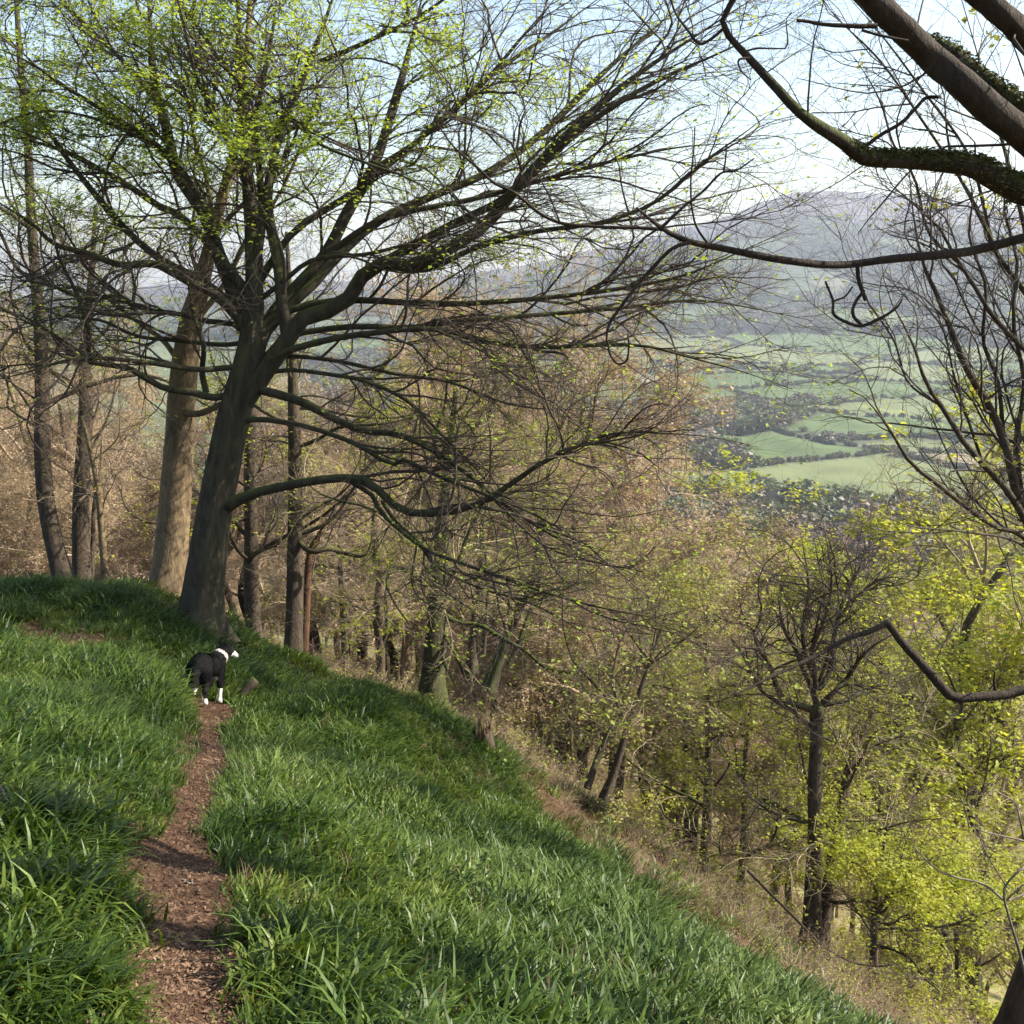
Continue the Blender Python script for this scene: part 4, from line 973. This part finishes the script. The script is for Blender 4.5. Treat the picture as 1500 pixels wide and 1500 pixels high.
scatter_gn("undergrowth", bpr, np.stack([x, y, H(x, y)], 1), rot, hgt, rg.integers(0, 3, len(x)), "brambly brown and olive undergrowth covering the wooded slope", "undergrowth")

# ------------------------------------------------------------------ small things on the slope
def log_thing(name, label, cat, p0, p1, r0, r1, mm, sides=10, seed=0, bend=.0, n=14, lump=.08):
    rg = np.random.default_rng(seed)
    t_ = np.linspace(0, 1, n)[:, None]; P = p0+(p1-p0)*t_+rg.normal(0, bend, (1, 3))*np.sin(np.pi*t_)+rg.normal(0, bend*.12, (n, 3))
    V, F = limb_mesh(P-P[0], np.linspace(r0, r1, n), sides, seed, lump)
    tri = np.array([[0, k+1, k] for k in range(1, sides-1)])
    F = F+[tri]
    return link(name, mk_mesh(name, V, F, [M[mm]]), loc=tuple(P[0]), label=label, cat=cat)
# split log end by the dog
g = gp(354, 1032); g[2] = H(g[0], g[1])
log_thing("broken_log", "short broken log end tilted up from the ground beside the dog", "log", g+[-.13, -.05, -.04], g+[.17, .08, .27], .035, .06, 'oak', 12, 5, .02)
# rotten stump with splintered top
sx, sy = W(712, 1072, 13.6)[:2]; g = np.array([sx, sy, float(H(sx, sy))])
st = empty("rotten_stump", g, "reddish splintered rotten stump on the grassy edge in the middle", "stump")
P = smooth_poly([g+[0, 0, -.25], g+[-.01, 0, .1], g+[-.05, 0, .32]], 8)
V, F = trunk_mesh(P, np.linspace(.15, .11, 8), 16, .3, .3, 5, 4); part("wood", V, F, M['oak'], st)
rg = np.random.default_rng(9); n = 26
a = rg.random(n)*6.28; P0 = np.zeros((n, 3, 3)); base = g+np.stack([np.cos(a)*.10-.05, np.sin(a)*.10, np.full(n, .26)], 1)
for k in range(3): P0[:, k] = base+np.stack([rg.normal(0, .006, n)*k, rg.normal(0, .006, n)*k, (.03+.10*rg.random(n))*k], 1)
V, F = tubes(P0, np.array([.022, .014, .002])[None]*np.ones((n, 1)), 4); part("splinters", V, F, M['rot'], st, kind="stuff")
p0 = gp(-10, 822); p1 = gp(62, 853); p0[2] += .1; p1[2] += .02
log_thing("fallen_log", "brown fallen log lying along the crest at the far left edge", "log", p0, p1, .13, .05, 'rot', 12, 6, .04)
def stick(label, a, b, r, mm, seed, lift=.06, name="fallen_stick"):
    p0 = gp(*a); p1 = gp(*b); p0[2] += lift; p1[2] += lift
    return log_thing(name, label, "stick", p0, p1, r, r*.5, mm, 6, seed, .05, 16, .05)
stick("pale bleached stick lying below the grass on the lower right slope", (1128, 1388), (1178, 1396), .018, 'dead', 1, .1)
stick("thin pale twig on the reddish bare patch left of centre", (540, 1105), (590, 1130), .010, 'dead', 2)
stick("tiny pale stick lying in the middle of the path near the bottom", (257, 1290), (270, 1278), .006, 'dead', 3, .02)
stick("grey stick lying in the blades near the far left edge", (0, 1195), (22, 1222), .009, 'dead', 4, .16)
# long drooping dead branch over the lower right slope
P, Rd = pxline([(1095, 1275), (1130, 1310), (1165, 1345), (1205, 1385), (1250, 1410), (1290, 1415), (1310, 1412)], 5, 2.5, 15, 14.5, 30)
V, F = limb_mesh(P-P[0], Rd, 6, 1, .05); link("hanging_branch", mk_mesh("hanging_branch", V, F, [M['bough']]), loc=tuple(P[0]), label="long thin dead branch slanting down in front of the candelabra oak's foot", cat="branch")
# pale dead sapling at bottom right
rt = empty("dead_sapling", W(1500, 1420, 7.4), "pale leafless sapling with curling bleached twigs at the bottom right edge", "sapling")
for q, (tk, w0, w1) in enumerate([([(1530, 1560), (1500, 1420), (1480, 1350), (1470, 1310), (1478, 1290), (1500, 1270)], 7, 3), ([(1470, 1318), (1440, 1295), (1400, 1285), (1370, 1272), (1338, 1240)], 4, 2),
      ([(1560, 1250), (1500, 1232), (1470, 1225), (1440, 1218), (1424, 1210)], 5, 2), ([(1500, 1230), (1494, 1200), (1486, 1175), (1460, 1160)], 4, 1.5), ([(1500, 1310), (1476, 1318), (1500, 1295)], 4, 2),
      ([(1420, 1212), (1412, 1180), (1398, 1150), (1390, 1130)], 2.5, 1), ([(1475, 1300), (1440, 1240), (1430, 1200), (1420, 1180)], 2.5, 1)]):
    P, Rd = pxline(tk, w0, w1, 7.4, 7.2, 24, seed=q, jit=.03); V, F = limb_mesh(P, Rd, 6, q, .03); part("stem", V, F, M['dead'], rt)
# young nettles / seedlings among the blades
def seedling(px, py, h, label, seed):
    g = gp(px, py); rg = np.random.default_rng(seed); r = empty("seedling", g, label, "plant")
    P0 = np.zeros((4, 6, 3)); p = g+rg.normal(0, .03, (4, 3))*[1, 1, 0]; d = unit(rg.normal(0, .18, (4, 3))+[0, 0, 1])
    for k in range(6): P0[:, k] = p; d = unit(d+rg.normal(0, .08, (4, 3))); p = p+d*h/5
    V, F = tubes(P0, np.linspace(.004, .002, 6)[None]*np.ones((4, 1)), 5); part("stem", V, F, M['tw_olive'], r, kind="stuff")
    V, F = leaves(rg, tip_points(rg, P0, 80, .35), .036, .02); part("foliage", V, F, M['grass2'], r, kind="stuff", smooth=False)
seedling(700, 1340, .42, "taller of the yellow-green seedlings rising from the grass right of centre", 1)
seedling(770, 1310, .36, "yellow-green seedling just right of the tallest one, with a brown leaf beside it", 2)
seedling(535, 1215, .24, "small light-green seedling in the shaded blades right of the path", 3)

# ------------------------------------------------------------------ glimpsed valley buildings
def house(label, px, d, wdt, dep, hh, roofc, wallc, yaw, ty=None):
    g_ = gp(px, ty, 70, 900); x_, y_ = g_[0], g_[1]; z_ = float(H(x_, y_))
    r = empty("cottage", (x_, y_, z_), label, "house"); r.rotation_euler = (0, 0, yaw)
    hw, hd = wdt/2, dep/2
    V = np.array([(-hw, -hd, -2), (hw, -hd, -2), (hw, hd, -2), (-hw, hd, -2), (-hw, -hd, hh), (hw, -hd, hh), (hw, hd, hh), (-hw, hd, hh), (-hw, 0, hh+dep*.4), (hw, 0, hh+dep*.4)], float)
    wm, t, b = mat("rendered_wall"); t.links.new(mixc(t, noise(t, 2.), wallc, tuple(c*.85 for c in wallc)), b.inputs["Base Color"])
    rm, t, b = mat("roof_covering"); t.links.new(mixc(t, noise(t, 3.), roofc, tuple(c*.7 for c in roofc)), b.inputs["Base Color"])
    link("wall", mk_mesh("wall", V, [np.array([(0, 1, 5, 4), (1, 2, 6, 5), (2, 3, 7, 6), (3, 0, 4, 7)]), np.array([(4, 8, 7), (5, 6, 9)])], [wm], False), parent=r)
    o_ = .5; rz = hh+dep*.4+.15
    Vr = []
    for sgn in (-1, 1):
        for zz in (0, .2): Vr += [(-hw-o_, sgn*(hd+o_), hh-.35+zz), (hw+o_, sgn*(hd+o_), hh-.35+zz), (hw+o_, 0, rz+zz), (-hw-o_, 0, rz+zz)]
    Fq = []
    for b0 in (0, 8): Fq += [(b0, b0+1, b0+2, b0+3), (b0+4, b0+5, b0+6, b0+7), (b0, b0+1, b0+5, b0+4), (b0+1, b0+2, b0+6, b0+5), (b0+3, b0, b0+4, b0+7)]
    link("roof", mk_mesh("roof", np.array(Vr), np.array(Fq), [rm], False), parent=r)
    dm, t, b = mat("dark_window"); b.inputs["Base Color"].default_value = (.03, .035, .04, 1); b.inputs["Roughness"].default_value = .15
    for k in range(3):
        xx = -hw+wdt*(k+.5)/3
        Vw = np.array([(xx-.6, -hd-.05, 1.), (xx+.6, -hd-.05, 1.), (xx+.6, -hd-.05, 2.3), (xx-.6, -hd-.05, 2.3), (xx-.6, -hd+.1, 1.), (xx+.6, -hd+.1, 1.), (xx+.6, -hd+.1, 2.3), (xx-.6, -hd+.1, 2.3)])
        link("window", mk_mesh("window", Vw, np.array([(0, 1, 2, 3), (0, 4, 5, 1), (1, 5, 6, 2), (2, 6, 7, 3), (3, 7, 4, 0)]), [dm], False), parent=r)
    return r
house("white cottage roof glimpsed through branches below the middle of the slope", 800, 150, 16, 8, 3, (.45, .45, .46), (.75, .73, .68), .3, 972)
house("red-roofed house glimpsed through the yellow-green leaves at the right edge", 1466, 190, 11, 8, 3.5, (.45, .13, .07), (.6, .5, .4), -.2, 950)

# ------------------------------------------------------------------ the dog
def fur_mat():
    m, t, b = mat("collie_fur")
    at = N(t, "ShaderNodeAttribute", attribute_name="white").outputs["Fac"]
    co = N(t, "ShaderNodeTexCoord").outputs["Object"]
    nz = noise(t, 60, 4, .6, co, (1, 1, .4)); nn = noise(t, 14, 3, .6, co)
    f = mrange(t, mth(t, 'ADD', at, mth(t, 'MULTIPLY', mth(t, 'SUBTRACT', nn, .5), .5)), .42, .58)
    c = mixc(t, f, mixc(t, nz, (.004, .004, .004), (.012, .011, .011)), mixc(t, nz, (.55, .5, .43), (.8, .76, .7)))
    t.links.new(c, b.inputs["Base Color"]); b.inputs["Roughness"].default_value = .75; b.inputs["Specular IOR Level"].default_value = .12
    bump(t, b, nz, .8, .01); return m
def blob_union(balls, res, bound, kblend=.035):
    """smooth union of tapered capsules -> mesh by dense remesh of sampled field (marching on a grid, surface nets)"""
    (x0, x1), (y0, y1), (z0, z1) = bound
    xs = np.arange(x0, x1, res); ys = np.arange(y0, y1, res); zs = np.arange(z0, z1, res)
    G = np.stack(np.meshgrid(xs, ys, zs, indexing='ij'), -1)
    acc = np.zeros(G.shape[:3])
    for a, b, ra, rb in balls:
        a = np.array(a); b = np.array(b); ab = b-a; L2 = max((ab*ab).sum(), 1e-9)
        tt = np.clip(((G-a)@ab)/L2, 0, 1); dd = np.linalg.norm(G-a-tt[..., None]*ab, axis=-1)-(ra+(rb-ra)*tt)
        acc += np.exp(-np.clip(dd, -.5, .5)/kblend*1.0)
    D = -kblend*np.log(acc+1e-30)
    ins = D < 0
    nx, ny, nz_ = D.shape
    idx = -np.ones((nx-1, ny-1, nz_-1), int)
    cnt = np.zeros(idx.shape); pos = np.zeros(idx.shape+(3,))
    corners = [(i, j, k) for i in (0, 1) for j in (0, 1) for k in (0, 1)]
    for a in corners:
        for ax in range(3):
            if a[ax] == 1: continue
            b = list(a); b[ax] = 1
            sa = D[a[0]:nx-1+a[0], a[1]:ny-1+a[1], a[2]:nz_-1+a[2]]; sb = D[b[0]:nx-1+b[0], b[1]:ny-1+b[1], b[2]:nz_-1+b[2]]
            cr = (sa < 0) != (sb < 0); tt = np.where(cr, sa/(sa-sb+1e-12), 0)
            off = np.array(a, float)[None, None, None]+0*pos; off[..., ax] += tt
            pos += np.where(cr[..., None], off, 0); cnt += cr
    act = cnt > 0; idx[act] = np.arange(act.sum())
    I = np.argwhere(act); V = (I+pos[act]/cnt[act][:, None])*res+np.array([x0, y0, z0])
    Q = []
    for ax in range(3):
        sl0 = [slice(1, -1)]*3; sl1 = [slice(1, -1)]*3
        A = np.argwhere(np.diff(ins.astype(int), axis=ax) != 0)
        o1, o2 = [q for q in range(3) if q != ax]
        ok = (A[:, o1] > 0) & (A[:, o2] > 0) & (A[:, o1] < D.shape[o1]-1) & (A[:, o2] < D.shape[o2]-1); A = A[ok]
        sgn = ins[tuple(A.T)]
        e1 = np.zeros(3, int); e1[o1] = 1; e2 = np.zeros(3, int); e2[o2] = 1
        c = [A-e1-e2, A-e2, A, A-e1]; qd = np.stack([idx[tuple(k.T)] for k in c], 1)
        fl = sgn if ax != 1 else ~sgn
        qd[~fl] = qd[~fl][:, ::-1]; Q.append(qd)
    return V, np.vstack(Q)
# local frame: +Y is the way the dog faces, metres, paws at z = 0
B = [((0, .24, .41), (0, .08, .405), .122, .126), ((0, .08, .405), (0, -.12, .425), .122, .112), ((0, -.12, .425), (0, -.22, .415), .115, .10),
     ((0, .24, .45), (.03, .32, .51), .10, .082), ((.03, .32, .51), (.05, .35, .555), .078, .068),
     ((.065, .37, .58), (.095, .385, .58), .064, .058), ((.12, .40, .565), (.18, .425, .525), .037, .024),
     ((.025, .365, .635), (.01, .36, .68), .026, .010), ((.105, .345, .63), (.12, .335, .675), .024, .010),
     ((-.075, .20, .34), (-.085, .20, .22), .052, .034), ((-.085, .20, .22), (-.085, .21, .05), .026, .019), ((-.085, .21, .035), (-.085, .25, .022), .022, .018),
     ((.075, .22, .34), (.085, .24, .22), .052, .034), ((.085, .24, .22), (.085, .25, .05), .026, .019), ((.085, .25, .035), (.085, .29, .022), .022, .018),
     ((-.065, -.17, .37), (-.08, -.13, .25), .078, .050), ((-.08, -.13, .25), (-.085, -.24, .155), .042, .024), ((-.085, -.24, .155), (-.085, -.22, .045), .022, .019), ((-.085, -.22, .033), (-.085, -.175, .022), .022, .018),
     ((.065, -.17, .37), (.08, -.11, .25), .078, .050), ((.08, -.11, .25), (.085, -.21, .155), .042, .024), ((.085, -.21, .155), (.085, -.18, .045), .022, .019), ((.085, -.18, .033), (.085, -.135, .022), .022, .018),
     ((0, -.25, .44), (.0, -.30, .33), .036, .042), ((.0, -.30, .33), (.01, -.31, .22), .046, .044), ((.01, -.31, .22), (.012, -.32, .13), .038, .018)]
V, F = blob_union(B, .0105, ((-.22, .24), (-.48, .68), (-.01, .74)), .012)
wh = np.zeros(len(V))
neck = np.array([.038, .33, .53]); nd = unit(np.array([.3, .6, .62]))
wh = np.maximum(wh, (np.abs((V-neck)@nd) < .017)*(V[:, 1] > .22)*(V[:, 2] > .42)*1.)                 # collar
dm_ = np.linalg.norm(V-np.array([.165, .415, .535]), axis=1); wh = np.maximum(wh, (dm_ < .047)*1.)       # muzzle
wh = np.maximum(wh, ((V[:, 1] > .30) & (V[:, 2] < .50) & (V[:, 2] > .36))*1.)                        # chest blaze
wh = np.maximum(wh, ((V[:, 1] > .1) & (V[:, 2] < .17))*1.)                                           # fore legs
wh = np.maximum(wh, ((V[:, 1] < 0) & (V[:, 2] < .075) & (V[:, 0] > 0) & (V[:, 1] > -.27))*1.)
wh = np.maximum(wh, ((V[:, 1] < 0) & (V[:, 2] < .028) & (V[:, 1] > -.27))*1.)
wh = np.maximum(wh, ((V[:, 1] < -.275) & (V[:, 2] < .19))*1.)                                          # tail tip
wh = np.maximum(wh, ((np.abs(V[:, 0]) < .07) & (V[:, 2] < .30) & (V[:, 2] > .26) & (V[:, 1] > .05) & (V[:, 1] < .3))*1.)
dp = gp(298, 1034); print('DOG', dp); dp[2] = float(H(dp[0], dp[1]))+.012
droot = empty("dog", dp, "black and white collie standing on the path looking away to the right", "dog")
hd_ = R(-5); fx, fy = -math.sin(hd_), math.cos(hd_)
pitch_ = math.atan2(float(H(dp[0]+fx*.25, dp[1]+fy*.25)-H(dp[0]-fx*.2, dp[1]-fy*.2)), .45)
droot.rotation_euler = (Matrix.Rotation(hd_, 3, 'Z') @ Matrix.Rotation(pitch_, 3, 'X')).to_euler(); print('PITCH', pitch_); droot.scale = (1.05, 1.05, 1.05)
body = link("body", mk_mesh("body", V, F, [fur_mat()], attrs={"white": ('POINT', 'FLOAT', wh)}), parent=droot)
rg = np.random.default_rng(4)
q4 = V[F]; cen = q4.mean(1); nrm = unit(np.cross(q4[:, 1]-q4[:, 0], q4[:, 2]-q4[:, 0]))
out_ = np.sign(np.einsum('ij,ij->i', nrm, cen-np.array([0, .0, .40])))[:, None]; 
ar = np.linalg.norm(np.cross(q4[:, 1]-q4[:, 0], q4[:, 3]-q4[:, 0]), axis=1)
long_ = (cen[:, 2] > .2) & (cen[:, 1] < .38)
fi = rg.choice(len(F), 9000, p=(ar*np.where(long_, 1, .15))/(ar*np.where(long_, 1, .15)).sum())
fc = cen[fi]; fn_ = nrm[fi]
flow = unit(np.array([0, -1., -.75])+rg.normal(0, .25, (len(fi), 3)))
flow = unit(flow-fn_*np.einsum('ij,ij->i', flow, fn_)[:, None]+fn_*.22)
sd2 = unit(np.cross(flow, fn_)); ll = np.where(long_[fi], rg.uniform(.02, .042, len(fi)), .012)[:, None]
FV = np.stack([fc-sd2*.0035, fc+sd2*.0035, fc+flow*ll], 1).reshape(-1, 3)
fw = np.repeat(wh[F[fi, 0]], 3)
link("fur", mk_mesh("fur", FV, np.arange(len(FV)).reshape(-1, 3), [body.data.materials[0]], False, attrs={"white": ('POINT', 'FLOAT', fw)}), parent=droot, kind="stuff")
def ball(c, r, m, name):
    V_, F_ = blob_union([(c, c, r, r)], r*.35, tuple((c[k]-2*r, c[k]+2*r) for k in range(3)), r*.05)
    return link(name, mk_mesh(name, V_, F_, [m]), parent=droot)
dk, t, b = mat("dark_nose"); b.inputs["Base Color"].default_value = (.01, .009, .009, 1); b.inputs["Roughness"].default_value = .3
ball((.199, .433, .530), .014, dk, "nose"); ball((.135, .36, .595), .009, dk, "eye"); ball((.115, .43, .597), .009, dk, "eye")

# ------------------------------------------------------------------ valley air
hz = bpy.data.materials.new("valley_haze"); hz.use_nodes = True; t = hz.node_tree; t.nodes.clear()
pv = N(t, "ShaderNodeVolumePrincipled"); pv.inputs["Color"].default_value = (.80, .87, 1.0, 1); pv.inputs["Density"].default_value = .00018; pv.inputs["Anisotropy"].default_value = .3
ou = N(t, "ShaderNodeOutputMaterial"); t.links.new(pv.outputs[0], ou.inputs["Volume"])
zlo, zhi = -1200., 345.
bx = np.array([(sx*7200., sy*7200., sz) for sz in (zlo, zhi) for sx, sy in ((-1, -1), (1, -1), (1, 1), (-1, 1))])
hzo = link("haze", mk_mesh("haze", bx, np.array([(3, 2, 1, 0), (4, 5, 6, 7), (0, 1, 5, 4), (1, 2, 6, 5), (2, 3, 7, 6), (3, 0, 4, 7)]), [hz], False), kind="stuff", label="pale blue air filling the valley", cat="haze")
